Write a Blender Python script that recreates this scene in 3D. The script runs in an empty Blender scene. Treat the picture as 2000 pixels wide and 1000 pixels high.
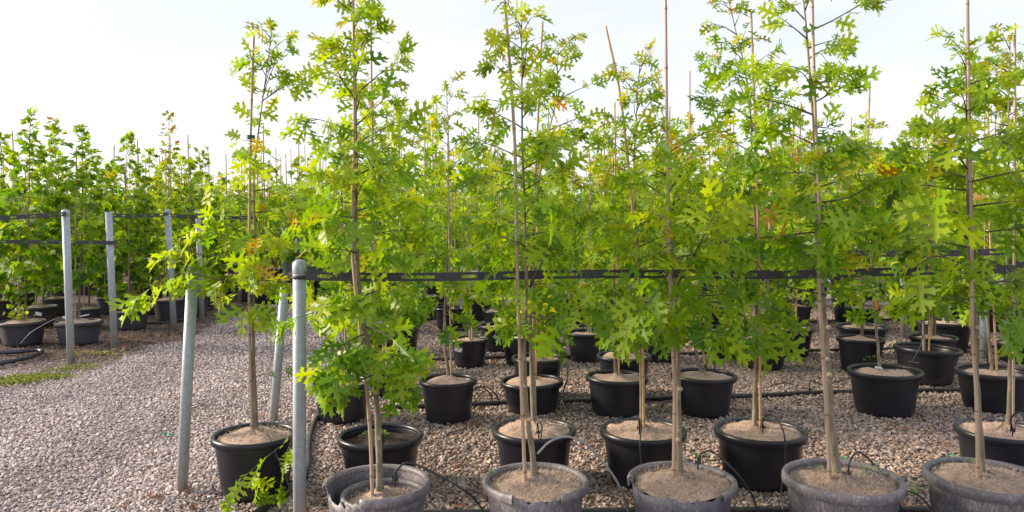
import bpy, math, random
import numpy as np
from mathutils import Vector, Matrix

random.seed(11)
RNG = np.random.default_rng(11)
S = bpy.context.scene
COL = S.collection

# ------------------------------------------------------------------ camera, sky, sun, exposure
F = 1500.0                      # focal length in pixels of the 2000 px wide photograph
CAMH = 1.75
PITCH = math.atan(80 / F)
cam_d = bpy.data.cameras.new('camera')
cam = bpy.data.objects.new('camera', cam_d)
COL.objects.link(cam)
cam_d.sensor_width = 36
cam_d.lens = 36 * F / 2000
cam_d.clip_end = 2000
cam_d.clip_start = 0.05
cam.location = (0, 0, CAMH)
cam.rotation_euler = (math.pi / 2 - PITCH, 0, 0)
S.camera = cam

SUN_AZ, SUN_EL = -82, 21        # degrees; azimuth clockwise from +Y (view direction)
world = bpy.data.worlds.new('World')
S.world = world
world.use_nodes = True
wn = world.node_tree
bgn = wn.nodes['Background']
sky = wn.nodes.new('ShaderNodeTexSky')
sky.sky_type = 'NISHITA'
sky.sun_disc = False
sky.sun_elevation = math.radians(SUN_EL)
sky.sun_rotation = math.radians(SUN_AZ % 360)
tc = wn.nodes.new('ShaderNodeTexCoord')
mp = wn.nodes.new('ShaderNodeMapping')
mp.inputs['Scale'].default_value = (1.2, 1.2, 4.5)
nz = wn.nodes.new('ShaderNodeTexNoise')
nz.inputs['Scale'].default_value = 1.6
nz.inputs['Detail'].default_value = 6
nz.inputs['Roughness'].default_value = 0.5
cr = wn.nodes.new('ShaderNodeValToRGB')
cr.color_ramp.elements[0].position = 0.25
cr.color_ramp.elements[0].color = (0.50, 0.50, 0.50, 1)
cr.color_ramp.elements[1].position = 0.7
cr.color_ramp.elements[1].color = (0.99, 0.99, 0.99, 1)
mx = wn.nodes.new('ShaderNodeMix')
mx.data_type = 'RGBA'
CLOUD = (5.15, 5.15, 5.65)
mx.inputs[7].default_value = (*CLOUD, 1)
wn.links.new(tc.outputs['Generated'], mp.inputs[0])
wn.links.new(mp.outputs[0], nz.inputs['Vector'])
wn.links.new(nz.outputs[0], cr.inputs[0])
wn.links.new(cr.outputs[0], mx.inputs[0])
wn.links.new(sky.outputs[0], mx.inputs[6])
wn.links.new(mx.outputs[2], bgn.inputs[0])
bgn.inputs[1].default_value = 0.1

sun_d = bpy.data.lights.new('sun', 'SUN')
sun_d.energy = 3.9
sun_d.angle = math.radians(13)
sun_d.color = (1.0, 0.84, 0.64)
sun = bpy.data.objects.new('sun', sun_d)
COL.objects.link(sun)
_az, _el = math.radians(SUN_AZ), math.radians(SUN_EL)
SUNDIR = Vector((math.sin(_az) * math.cos(_el), math.cos(_az) * math.cos(_el), math.sin(_el)))
sun.rotation_euler = SUNDIR.to_track_quat('Z', 'Y').to_euler()
sun.location = (-20, 0, 20)

S.view_settings.view_transform = 'Standard'
S.view_settings.look = 'None'
S.view_settings.gamma = 1
S.view_settings.use_curve_mapping = False
S.view_settings.exposure = 1.1
S.cycles.max_bounces = 8
S.cycles.diffuse_bounces = 4
S.cycles.transmission_bounces = 6
S.cycles.transparent_max_bounces = 6

# ------------------------------------------------------------------ pixel -> place
def ray(px, py):
    dx, dy = (px - 1000) / F, (500 - py) / F
    c, s = math.cos(PITCH), math.sin(PITCH)
    return np.array((dx, c + dy * s, -s + dy * c))

def at(px, py, Y):
    r = ray(px, py)
    return np.array((r[0] * Y / r[1], Y, CAMH + r[2] * Y / r[1]))

def ground(px, py, z=0.0):
    r = ray(px, py)
    t = (z - CAMH) / r[2]
    return np.array((r[0] * t, r[1] * t, z))

def row_depth(py):
    return ground(1000, py)[1]

# ------------------------------------------------------------------ materials
def new_mat(name):
    m = bpy.data.materials.new(name)
    m.use_nodes = True
    nt = m.node_tree
    return m, nt, nt.nodes['Principled BSDF'], nt.nodes['Material Output']

def N(nt, t, **kw):
    n = nt.nodes.new(t)
    for k, v in kw.items():
        if hasattr(n, k):
            setattr(n, k, v)
        else:
            n.inputs[k].default_value = v
    return n

def ramp(nt, stops, src=None, interp='LINEAR'):
    n = nt.nodes.new('ShaderNodeValToRGB')
    n.color_ramp.interpolation = interp
    el = n.color_ramp.elements
    while len(el) < len(stops):
        el.new(0.5)
    for e, (p, c) in zip(el, stops):
        e.position = p
        e.color = (*c, 1) if len(c) == 3 else c
    if src is not None:
        nt.links.new(src, n.inputs[0])
    return n

def mixc(nt, fac, a, b, mode='MIX'):
    n = nt.nodes.new('ShaderNodeMix')
    n.data_type = 'RGBA'
    n.blend_type = mode
    for i, v in ((0, fac), (6, a), (7, b)):
        if isinstance(v, (int, float)):
            n.inputs[i].default_value = v
        elif isinstance(v, tuple):
            n.inputs[i].default_value = (*v, 1)
        else:
            nt.links.new(v, n.inputs[i])
    return n.outputs[2]

def noise(nt, scale, detail=3, vec=None, rough=0.5):
    n = N(nt, 'ShaderNodeTexNoise')
    n.inputs['Scale'].default_value = scale
    n.inputs['Detail'].default_value = detail
    n.inputs['Roughness'].default_value = rough
    if vec is not None:
        nt.links.new(vec, n.inputs['Vector'])
    return n.outputs[0]

def objco(nt, scale=None):
    t = nt.nodes.new('ShaderNodeTexCoord')
    if scale is None:
        return t.outputs['Object']
    m = nt.nodes.new('ShaderNodeMapping')
    m.inputs['Scale'].default_value = scale
    nt.links.new(t.outputs['Object'], m.inputs[0])
    return m.outputs[0]

def math_n(nt, op, a, b=None, c=None):
    n = nt.nodes.new('ShaderNodeMath')
    n.operation = op
    for i, v in enumerate((a, b, c)):
        if v is None:
            continue
        if isinstance(v, (int, float)):
            n.inputs[i].default_value = v
        else:
            nt.links.new(v, n.inputs[i])
    return n.outputs[0]

def bump(nt, bsdf, h, strength=0.3, dist=0.01):
    b = nt.nodes.new('ShaderNodeBump')
    b.inputs['Strength'].default_value = strength
    b.inputs['Distance'].default_value = dist
    nt.links.new(h, b.inputs['Height'])
    nt.links.new(b.outputs[0], bsdf.inputs['Normal'])

M = {}

def leaf_material(name, dark, mid, light, warm_a, warm_b, trans=0.36):
    m, nt, b, out = new_mat(name)
    ti = N(nt, 'ShaderNodeAttribute', attribute_name='tint').outputs['Fac']
    wa = N(nt, 'ShaderNodeAttribute', attribute_name='warm').outputs['Fac']
    uv = N(nt, 'ShaderNodeUVMap')
    sep = N(nt, 'ShaderNodeSeparateXYZ')
    nt.links.new(uv.outputs[0], sep.inputs[0])
    t, w = sep.outputs[0], math_n(nt, 'ABSOLUTE', sep.outputs[1])
    base = ramp(nt, [(0, dark), (0.5, mid), (1, light)], ti).outputs[0]
    wcol = ramp(nt, [(0, warm_a), (1, warm_b)], ti).outputs[0]
    blot = noise(nt, 9, 3, uv.outputs[0])
    wf = math_n(nt, 'MULTIPLY', wa, math_n(nt, 'ADD', blot, 0.55))
    n = nt.nodes.new('ShaderNodeClamp')
    nt.links.new(wf, n.inputs[0])
    col = mixc(nt, n.outputs[0], base, wcol)
    # pale midrib and side veins
    mid_l = math_n(nt, 'LESS_THAN', w, 0.014)
    sv = math_n(nt, 'FRACT', math_n(nt, 'MULTIPLY', math_n(nt, 'SUBTRACT', t, math_n(nt, 'MULTIPLY', w, 0.75)), 7.0))
    side = math_n(nt, 'LESS_THAN', sv, 0.07)
    vein = math_n(nt, 'MAXIMUM', mid_l, math_n(nt, 'MULTIPLY', side, 0.4))
    col = mixc(nt, math_n(nt, 'MULTIPLY', vein, 0.42), col, (0.30, 0.38, 0.07))
    geo = N(nt, 'ShaderNodeNewGeometry')
    under = mixc(nt, 0.22, col, (0.20, 0.27, 0.10))
    colf = mixc(nt, geo.outputs['Backfacing'], col, under)
    nt.links.new(colf, b.inputs['Base Color'])
    b.inputs['Roughness'].default_value = 0.42
    b.inputs['Specular IOR Level'].default_value = 0.36
    bump(nt, b, math_n(nt, 'ADD', vein, blot), 0.25, 0.004)
    tr = nt.nodes.new('ShaderNodeBsdfTranslucent')
    nt.links.new(mixc(nt, 1.0, col, (2.0, 1.95, 0.12), 'MULTIPLY'), tr.inputs[0])
    ms = nt.nodes.new('ShaderNodeMixShader')
    ms.inputs[0].default_value = trans
    nt.links.new(b.outputs[0], ms.inputs[1])
    nt.links.new(tr.outputs[0], ms.inputs[2])
    nt.links.new(ms.outputs[0], out.inputs[0])
    return m

M['oak_leaf'] = leaf_material('oak_leaf', (0.034, 0.120, 0.004), (0.145, 0.288, 0.004), (0.36, 0.44, 0.007),
                              (0.40, 0.13, 0.012), (0.55, 0.40, 0.015))
M['maple_leaf'] = leaf_material('maple_leaf', (0.022, 0.095, 0.006), (0.105, 0.24, 0.006), (0.30, 0.41, 0.010),
                                (0.28, 0.06, 0.015), (0.42, 0.20, 0.02))
M['pear_leaf'] = leaf_material('pear_leaf', (0.05, 0.13, 0.010), (0.17, 0.27, 0.012), (0.38, 0.43, 0.016),
                               (0.22, 0.035, 0.015), (0.38, 0.14, 0.02))

def bark_material(name, c0, c1, c2):
    m, nt, b, out = new_mat(name)
    v = objco(nt, (30, 30, 9))
    n1 = noise(nt, 1.0, 5, v, 0.6)
    n2 = noise(nt, 55, 3, objco(nt, (1, 1, 2.2)))
    col = ramp(nt, [(0.25, c0), (0.5, c1), (0.75, c2)], n1).outputs[0]
    col = mixc(nt, math_n(nt, 'MULTIPLY', n2, 0.5), col, (0.05, 0.045, 0.035))
    nt.links.new(col, b.inputs['Base Color'])
    b.inputs['Roughness'].default_value = 0.8
    bump(nt, b, math_n(nt, 'ADD', n1, n2), 0.6, 0.006)
    return m

M['bark'] = bark_material('oak_bark', (0.13, 0.108, 0.072), (0.27, 0.225, 0.155), (0.44, 0.38, 0.29))
M['dark_bark'] = bark_material('twig_bark', (0.055, 0.04, 0.028), (0.10, 0.075, 0.05), (0.17, 0.13, 0.09))
M['maple_bark'] = bark_material('maple_bark', (0.10, 0.075, 0.06), (0.19, 0.145, 0.12), (0.28, 0.23, 0.19))

def bamboo_material(name, lo, hi, ring):
    m, nt, b, out = new_mat(name)
    ln = N(nt, 'ShaderNodeAttribute', attribute_name='along').outputs['Fac']
    fr = math_n(nt, 'FRACT', math_n(nt, 'MULTIPLY', ln, 1 / 0.29))
    band = math_n(nt, 'LESS_THAN', math_n(nt, 'ABSOLUTE', math_n(nt, 'SUBTRACT', fr, 0.5)), 0.018)
    st = noise(nt, 1.0, 4, objco(nt, (160, 160, 6)))
    bl = noise(nt, 6, 3, objco(nt, (1, 1, .6)))
    col = mixc(nt, st, lo, hi)
    col = mixc(nt, math_n(nt, 'MULTIPLY', bl, 0.45), col, (0.30, 0.25, 0.23))
    col = mixc(nt, math_n(nt, 'MULTIPLY', band, 0.75), col, ring)
    nt.links.new(col, b.inputs['Base Color'])
    b.inputs['Roughness'].default_value = 0.5
    bump(nt, b, st, 0.2, 0.003)
    return m

M['bamboo'] = bamboo_material('weathered_bamboo', (0.36, 0.24, 0.165), (0.55, 0.40, 0.30), (0.16, 0.10, 0.06))
M['gold_bamboo'] = bamboo_material('golden_bamboo', (0.50, 0.27, 0.09), (0.64, 0.38, 0.15), (0.20, 0.10, 0.03))

def pot_material(name, base, dust, dust_amt, rough):
    m, nt, b, out = new_mat(name)
    o1 = objco(nt)
    fl = noise(nt, 1.0, 4, objco(nt, (95, 95, 34)), 0.65)
    sp = noise(nt, 130, 2, o1)
    cl = noise(nt, 5, 4, o1)
    f = ramp(nt, [(0.50, (0, 0, 0)), (0.64, (1, 1, 1))], fl).outputs[0]
    s = ramp(nt, [(0.66, (0, 0, 0)), (0.74, (1, 1, 1))], sp).outputs[0]
    c = ramp(nt, [(0.35, (0.2, 0.2, 0.2)), (0.7, (1, 1, 1))], cl).outputs[0]
    k = math_n(nt, 'MULTIPLY', math_n(nt, 'ADD', math_n(nt, 'MULTIPLY', f, 0.6), math_n(nt, 'MULTIPLY', s, 0.55)), c)
    oi = N(nt, 'ShaderNodeObjectInfo')
    vr = math_n(nt, 'ADD', 0.45, math_n(nt, 'MULTIPLY', oi.outputs['Random'], 1.1))
    k = math_n(nt, 'ADD', math_n(nt, 'MULTIPLY', k, dust_amt), math_n(nt, 'MULTIPLY', c, dust_amt * 0.36))
    k = math_n(nt, 'MULTIPLY', k, vr)
    sp3 = N(nt, 'ShaderNodeSeparateXYZ')
    nt.links.new(o1, sp3.inputs[0])
    ms = N(nt, 'ShaderNodeMapRange')       # soil splashed up the foot of the pot
    ms.inputs[1].default_value = .15
    ms.inputs[2].default_value = .0
    nt.links.new(math_n(nt, 'ADD', sp3.outputs[2], math_n(nt, 'MULTIPLY', cl, .12)), ms.inputs[0])
    k = math_n(nt, 'ADD', k, math_n(nt, 'MULTIPLY', math_n(nt, 'MULTIPLY', ms.outputs[0], noise(nt, 45, 4, o1, .7)), .75))
    n = nt.nodes.new('ShaderNodeClamp')
    nt.links.new(k, n.inputs[0])
    col = mixc(nt, n.outputs[0], base, dust)
    nt.links.new(col, b.inputs['Base Color'])
    b.inputs['Roughness'].default_value = rough
    b.inputs['Specular IOR Level'].default_value = 0.5
    bump(nt, b, sp, 0.12, 0.002)
    return m

M['pot'] = pot_material('black_plastic_pot', (0.0085, 0.0100, 0.0175), (0.10, 0.095, 0.10), 0.13, 0.36)
M['old_pot'] = pot_material('weathered_grey_pot', (0.052, 0.057, 0.084), (0.56, 0.49, 0.46), 0.66, 0.55)
M['left_pot'] = pot_material('charcoal_pot', (0.030, 0.032, 0.046), (0.18, 0.17, 0.18), 0.35, 0.55)

def simple(name, col, rough=0.5, metal=0.0, spec=0.5, nscale=None, ncol=None, namt=0.4, bmp=0.0):
    m, nt, b, out = new_mat(name)
    if nscale:
        n = noise(nt, nscale, 5, objco(nt), 0.6)
        r = ramp(nt, [(0.35, (0, 0, 0)), (0.68, (1, 1, 1))], n).outputs[0]
        nt.links.new(mixc(nt, math_n(nt, 'MULTIPLY', r, namt), col, ncol), b.inputs['Base Color'])
        if bmp:
            bump(nt, b, n, bmp, 0.004)
    else:
        b.inputs['Base Color'].default_value = (*col, 1)
    b.inputs['Roughness'].default_value = rough
    b.inputs['Metallic'].default_value = metal
    b.inputs['Specular IOR Level'].default_value = spec
    return m

def steel_material():
    m, nt, b, out = new_mat('galvanised_steel')
    o = objco(nt)
    sp = N(nt, 'ShaderNodeSeparateXYZ')
    nt.links.new(o, sp.inputs[0])
    n = noise(nt, 28, 5, o, 0.65)
    st = noise(nt, 1.0, 4, objco(nt, (40, 40, 2.5)), 0.6)
    col = ramp(nt, [(0.3, (0.24, 0.29, 0.34)), (0.5, (0.34, 0.39, 0.43)), (0.72, (0.49, 0.53, 0.56))], math_n(nt, 'ADD', math_n(nt, 'MULTIPLY', n, .55), math_n(nt, 'MULTIPLY', st, .45))).outputs[0]
    mr = N(nt, 'ShaderNodeMapRange')
    mr.inputs[1].default_value = .42
    mr.inputs[2].default_value = .0
    nt.links.new(math_n(nt, 'ADD', sp.outputs[2], math_n(nt, 'MULTIPLY', st, .18)), mr.inputs[0])
    col = mixc(nt, math_n(nt, 'MULTIPLY', mr.outputs[0], .75), col, (0.47, 0.41, 0.33))
    rs = ramp(nt, [(0.64, (0, 0, 0)), (0.72, (1, 1, 1))], noise(nt, 11, 5, o, 0.7)).outputs[0]
    col = mixc(nt, math_n(nt, 'MULTIPLY', rs, .35), col, (0.20, 0.15, 0.11))
    nt.links.new(col, b.inputs['Base Color'])
    b.inputs['Roughness'].default_value = 0.52
    b.inputs['Metallic'].default_value = 0.25
    bump(nt, b, n, 0.1, 0.003)
    return m
M['steel'] = steel_material()
M['strap'] = simple('black_strap_plastic', (0.030, 0.030, 0.036), 0.55, 0, 0.5, 30, (0.10, 0.095, 0.10), 0.4)
M['hose'] = simple('black_hose', (0.016, 0.017, 0.022), 0.42, 0, 0.5, 20, (0.09, 0.085, 0.08), 0.4)
M['grey_tube'] = simple('dusty_grey_tube', (0.33, 0.33, 0.34), 0.55, 0, 0.4, 40, (0.16, 0.16, 0.17), 0.5)
M['blue_hose'] = simple('dark_blue_hose', (0.018, 0.022, 0.050), 0.45, 0, 0.5, 20, (0.09, 0.09, 0.11), 0.4)
M['green_tape'] = simple('green_tape', (0.01, 0.33, 0.13), 0.5)
M['dark_tape'] = simple('dark_tie_tape', (0.03, 0.06, 0.05), 0.5)
M['white_tag'] = simple('white_tag', (0.78, 0.78, 0.78), 0.5)
M['orange_tag'] = simple('orange_tag', (0.72, 0.30, 0.01), 0.5, nscale=90, ncol=(0.25, 0.12, 0.02), namt=0.5)
M['cut_wood'] = simple('pruning_cut', (0.52, 0.42, 0.30), 0.8)
M['litter'] = simple('dead_leaf', (0.22, 0.085, 0.03), 0.8, nscale=30, ncol=(0.10, 0.05, 0.03), namt=0.8)

def coir_material():
    m, nt, b, out = new_mat('coir_mat')
    a = noise(nt, 60, 6, objco(nt), 0.7)
    c = noise(nt, 9, 3, objco(nt))
    col = ramp(nt, [(0.3, (0.25, 0.18, 0.14)), (0.5, (0.56, 0.43, 0.36)), (0.7, (0.74, 0.61, 0.53))], a).outputs[0]
    col = mixc(nt, math_n(nt, 'MULTIPLY', c, 0.45), col, (0.38, 0.25, 0.17))
    dk = ramp(nt, [(0.60, (0, 0, 0)), (0.68, (1, 1, 1))], noise(nt, 14, 4, objco(nt), 0.7)).outputs[0]
    col = mixc(nt, math_n(nt, 'MULTIPLY', dk, 0.6), col, (0.14, 0.085, 0.05))
    oi = N(nt, 'ShaderNodeObjectInfo')
    br = ramp(nt, [(0, (.92, .89, .86)), (1, (1.22, 1.17, 1.12))], oi.outputs['Random']).outputs[0]
    col = mixc(nt, 1.0, col, br, 'MULTIPLY')
    nt.links.new(col, b.inputs['Base Color'])
    b.inputs['Roughness'].default_value = 0.95
    bump(nt, b, a, 1.0, 0.02)
    return m
M['coir'] = coir_material()
M['fibre'] = simple('coir_fibre', (0.52, 0.43, 0.36), 0.9, nscale=40, ncol=(0.28, 0.17, 0.11), namt=0.8)

def dark_soil_material():
    m, nt, b, out = new_mat('dark_potting_soil')
    a = noise(nt, 70, 5, objco(nt), 0.7)
    col = ramp(nt, [(0.35, (0.015, 0.010, 0.008)), (0.6, (0.05, 0.032, 0.022)), (0.72, (0.16, 0.11, 0.07))], a).outputs[0]
    nt.links.new(col, b.inputs['Base Color'])
    b.inputs['Roughness'].default_value = 0.95
    bump(nt, b, a, 1.0, 0.02)
    return m
M['soil'] = dark_soil_material()

LANE_L = -4.75                  # left edge of the gravel lane

def soil_mask(nt):
    g = N(nt, 'ShaderNodeNewGeometry')
    sp = N(nt, 'ShaderNodeSeparateXYZ')
    nt.links.new(g.outputs['Position'], sp.inputs[0])
    n = noise(nt, 1.6, 4, g.outputs['Position'])
    e = math_n(nt, 'ADD', sp.outputs[0], math_n(nt, 'MULTIPLY', math_n(nt, 'SUBTRACT', n, 0.5), 1.3))
    mr = N(nt, 'ShaderNodeMapRange')
    mr.inputs[1].default_value = LANE_L + 0.12
    mr.inputs[2].default_value = LANE_L - 0.15
    nt.links.new(e, mr.inputs[0])
    my = N(nt, 'ShaderNodeMapRange')
    my.inputs[1].default_value = 8.2
    my.inputs[2].default_value = 9.4
    nt.links.new(sp.outputs[1], my.inputs[0])
    return math_n(nt, 'MULTIPLY', mr.outputs[0], my.outputs[0]), g.outputs['Position'], sp

def ground_material():
    m, nt, b, out = new_mat('gravel_ground')
    mask, pos, sp = soil_mask(nt)
    vo = N(nt, 'ShaderNodeTexVoronoi')
    vo.inputs['Scale'].default_value = 30
    vo.inputs['Randomness'].default_value = 1
    nt.links.new(pos, vo.inputs['Vector'])
    sc = N(nt, 'ShaderNodeSeparateColor')
    nt.links.new(vo.outputs['Color'], sc.inputs[0])
    stone = ramp(nt, [(0, (0.13, 0.11, 0.11)), (0.3, (0.30, 0.27, 0.28)), (0.6, (0.40, 0.36, 0.36)), (0.85, (0.42, 0.32, 0.26)), (1, (0.52, 0.50, 0.50))], sc.outputs[0]).outputs[0]
    gap = ramp(nt, [(0.0, (1, 1, 1)), (0.7, (1, 1, 1)), (0.95, (0.25, 0.25, 0.25))], math_n(nt, 'MULTIPLY', vo.outputs['Distance'], 1.15)).outputs[0]
    stone = mixc(nt, 1.0, stone, gap, 'MULTIPLY')
    a = noise(nt, 22, 5, pos, 0.7)
    dirt = ramp(nt, [(0.3, (0.05, 0.034, 0.025)), (0.6, (0.13, 0.092, 0.068)), (0.75, (0.28, 0.22, 0.18))], a).outputs[0]
    under = mixc(nt, 0.45, stone, (0.12, 0.10, 0.095))
    # close in, real pebbles lie on top of a darker bed; beyond them the surface itself carries the stones
    my = N(nt, 'ShaderNodeMapRange')
    my.inputs[1].default_value = 13.0
    my.inputs[2].default_value = 15.0
    nt.links.new(sp.outputs[1], my.inputs[0])
    col = mixc(nt, my.outputs[0], under, stone)
    col = mixc(nt, math_n(nt, 'MULTIPLY', mask, 0.85), col, dirt)
    nt.links.new(col, b.inputs['Base Color'])
    b.inputs['Roughness'].default_value = 1.0
    b.inputs['Specular IOR Level'].default_value = 0.08
    bump(nt, b, math_n(nt, 'SUBTRACT', math_n(nt, 'MULTIPLY', a, 0.4), vo.outputs['Distance']), 0.8, 0.02)
    return m
M['ground'] = ground_material()

def pebble_material():
    m, nt, b, out = new_mat('crushed_stone')
    oi = N(nt, 'ShaderNodeObjectInfo')
    mask, pos, sp = soil_mask(nt)
    r = oi.outputs['Random']
    col = ramp(nt, [(0, (0.13, 0.115, 0.115)), (0.14, (0.28, 0.25, 0.25)), (0.34, (0.42, 0.375, 0.38)), (0.54, (0.50, 0.44, 0.43)),
                    (0.70, (0.46, 0.36, 0.29)), (0.82, (0.43, 0.27, 0.19)), (0.92, (0.56, 0.49, 0.46)), (1, (0.68, 0.64, 0.62))], r).outputs[0]
    g = noise(nt, 90, 4, pos, 0.6)
    col = mixc(nt, math_n(nt, 'MULTIPLY', g, 0.45), col, (0.17, 0.14, 0.13))
    # lane stones mixed paler and greyer, stones between the pots tinted warmer
    ml = N(nt, 'ShaderNodeMapRange')
    ml.inputs[1].default_value = -1.2
    ml.inputs[2].default_value = -2.2
    nt.links.new(sp.outputs[0], ml.inputs[0])
    grey = mixc(nt, 0.55, col, (0.72, 0.62, 0.61))
    col = mixc(nt, ml.outputs[0], mixc(nt, 1.0, col, (1.06, .98, .89), 'MULTIPLY'), grey)
    sv = nt.nodes.new('ShaderNodeMapping')
    sv.inputs['Scale'].default_value = (1.0, .22, 1.0)
    nt.links.new(pos, sv.inputs[0])
    wear = ramp(nt, [(0.32, (.70, .68, .67)), (0.55, (1, 1, 1)), (0.75, (1.0, .97, .94))], noise(nt, 1.3, 3, sv.outputs[0])).outputs[0]
    col = mixc(nt, 1.0, col, wear, 'MULTIPLY')
    col = mixc(nt, math_n(nt, 'MULTIPLY', mask, 0.72), col, (0.085, 0.060, 0.045))
    nt.links.new(col, b.inputs['Base Color'])
    b.inputs['Roughness'].default_value = 0.85
    b.inputs['Specular IOR Level'].default_value = 0.3
    return m
M['pebble'] = pebble_material()

def moss_material():
    m, nt, b, out = new_mat('moss')
    n = noise(nt, 25, 4, objco(nt))
    col = ramp(nt, [(0.3, (0.06, 0.075, 0.012)), (0.5, (0.19, 0.22, 0.02)), (0.72, (0.36, 0.37, 0.03))], n).outputs[0]
    nt.links.new(col, b.inputs['Base Color'])
    b.inputs['Roughness'].default_value = 0.9
    return m
M['moss'] = moss_material()
M['weed'] = simple('weed_leaf', (0.10, 0.24, 0.03), 0.5, nscale=40, ncol=(0.2, 0.32, 0.04), namt=0.8)

def pine_material():
    m, nt, b, out = new_mat('pine_needles')
    n = noise(nt, 0.5, 3, objco(nt))
    col = ramp(nt, [(0.3, (0.020, 0.040, 0.022)), (0.7, (0.06, 0.09, 0.045))], n).outputs[0]
    nt.links.new(col, b.inputs['Base Color'])
    b.inputs['Roughness'].default_value = 0.8
    return m
M['pine'] = pine_material()

# ------------------------------------------------------------------ mesh helpers
class MB:
    """Collects vertices, faces and one float attribute, then links them as one mesh object."""
    def __init__(self):
        self.v, self.f, self.a = [], [], []

    def add(self, verts, faces, along=None):
        o = len(self.v)
        verts = [tuple(map(float, p)) for p in verts]
        self.v.extend(verts)
        self.f.extend([tuple(i + o for i in f) for f in faces])
        self.a.extend(along if along is not None else [0.0] * len(verts))

    def tube(self, pts, rad, k=8, along0=0.0, cap=True):
        pts = np.asarray(pts, float)
        n = len(pts)
        rad = np.full(n, rad) if np.isscalar(rad) else np.asarray(rad, float)
        tan = np.gradient(pts, axis=0)
        tan /= np.linalg.norm(tan, axis=1)[:, None] + 1e-12
        ref = np.array((0, 0, 1.0)) if abs(tan[0][2]) < 0.9 else np.array((1.0, 0, 0))
        u = np.cross(tan[0], ref)
        u /= np.linalg.norm(u)
        ang = np.linspace(0, 2 * math.pi, k, endpoint=False)
        V, A, d = [], [], along0
        for i in range(n):
            u = u - tan[i] * np.dot(u, tan[i])
            u /= np.linalg.norm(u) + 1e-12
            w = np.cross(tan[i], u)
            if i:
                d += np.linalg.norm(pts[i] - pts[i - 1])
            V.extend(pts[i] + rad[i] * (np.cos(a) * u + np.sin(a) * w) for a in ang)
            A.extend([d] * k)
        Fc = []
        for i in range(n - 1):
            for j in range(k):
                j2 = (j + 1) % k
                Fc.append((i * k + j, i * k + j2, (i + 1) * k + j2, (i + 1) * k + j))
        if cap:
            Fc.append(tuple(range(k))[::-1])
            Fc.append(tuple((n - 1) * k + j for j in range(k)))
        self.add(V, Fc, A)

    def box(self, c, s, rot=None):
        c, s = np.array(c, float), np.array(s, float) / 2
        P = [np.array((x, y, z)) * s for x in (-1, 1) for y in (-1, 1) for z in (-1, 1)]
        if rot is not None:
            R = np.array(rot)
            P = [R @ p for p in P]
        self.add([p + c for p in P], [(0, 1, 3, 2), (4, 6, 7, 5), (0, 4, 5, 1), (2, 3, 7, 6), (0, 2, 6, 4), (1, 5, 7, 3)])

    def mesh(self, name, mat, smooth=True):
        me = bpy.data.meshes.new(name)
        me.from_pydata(self.v, [], self.f)
        at_ = me.attributes.new('along', 'FLOAT', 'POINT')
        at_.data.foreach_set('value', self.a)
        me.polygons.foreach_set('use_smooth', [smooth] * len(me.polygons))
        me.materials.append(mat)
        me.update()
        return me

    def build(self, name, mat, parent=None, smooth=True, loc=None):
        return link(name, self.mesh(name, mat, smooth), parent, loc)

def link(name, me, parent=None, loc=None):
    o = bpy.data.objects.new(name, me)
    COL.objects.link(o)
    if parent is not None:
        o.parent = parent
    if loc is not None:
        o.location = loc
    return o

def tag(o, label, cat, group=None):
    o['label'] = label
    o['category'] = cat
    if group:
        o['group'] = group
    return o

def empty(name, loc, label, cat, group=None):
    o = bpy.data.objects.new(name, None)
    o.empty_display_size = 0.1
    o.location = tuple(float(c) for c in loc)
    COL.objects.link(o)
    return tag(o, label, cat, group)

def spline(pts, n=24):
    """Catmull-Rom through the points."""
    P = np.asarray(pts, float)
    P = np.vstack([2 * P[0] - P[1], P, 2 * P[-1] - P[-2]])
    out = []
    seg = len(P) - 3
    per = max(2, n // seg)
    for i in range(seg):
        p0, p1, p2, p3 = P[i:i + 4]
        for t in np.linspace(0, 1, per, endpoint=False):
            out.append(0.5 * (2 * p1 + (p2 - p0) * t + (2 * p0 - 5 * p1 + 4 * p2 - p3) * t * t + (3 * p1 - p0 - 3 * p2 + p3) * t ** 3))
    out.append(P[-2])
    return np.array(out)

# ------------------------------------------------------------------ leaves
OAK_HI = [(0.00, .012), (.09, .035), (.15, .10), (.175, .19), (.165, .255), (.225, .235), (.275, .315), (.285, .215), (.335, .20), (.285, .13), (.275, .085), (.32, .062),
          (.385, .075), (.44, .13), (.465, .25), (.44, .35), (.505, .37), (.60, .50), (.60, .385), (.685, .375), (.615, .265), (.575, .165), (.565, .10), (.60, .068),
          (.66, .072), (.71, .11), (.76, .20), (.755, .30), (.81, .275), (.915, .345), (.875, .22), (.93, .20), (.845, .125), (.825, .078), (.87, .062), (.965, .115), (.965, .05), (1.09, 0)]
OAK_LO = [(0.00, .012), (.10, .05), (.17, .23), (.27, .30), (.28, .075), (.39, .085), (.45, .35), (.60, .49), (.56, .08), (.68, .085), (.76, .29), (.91, .34), (.83, .07), (.96, .11), (1.06, 0)]
OAK_FAR = [(0.0, .02), (.22, .29), (.29, .09), (.56, .47), (.58, .10), (.88, .33), (.84, .09), (1.05, 0)]
MAPLE = [(0.00, .015), (-.03, .18), (.06, .38), (.17, .27), (.30, .34), (.47, .55), (.47, .33), (.46, .19), (.62, .22), (.70, .21), (.80, .09), (1.0, 0)]
MAPLE_FAR = [(0.0, .02), (.05, .38), (.28, .26), (.48, .53), (.48, .19), (.70, .20), (1.0, 0)]
PEAR = [(0.00, .01), (.06, .15), (.2, .27), (.4, .31), (.6, .26), (.8, .14), (1.0, 0)]

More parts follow.
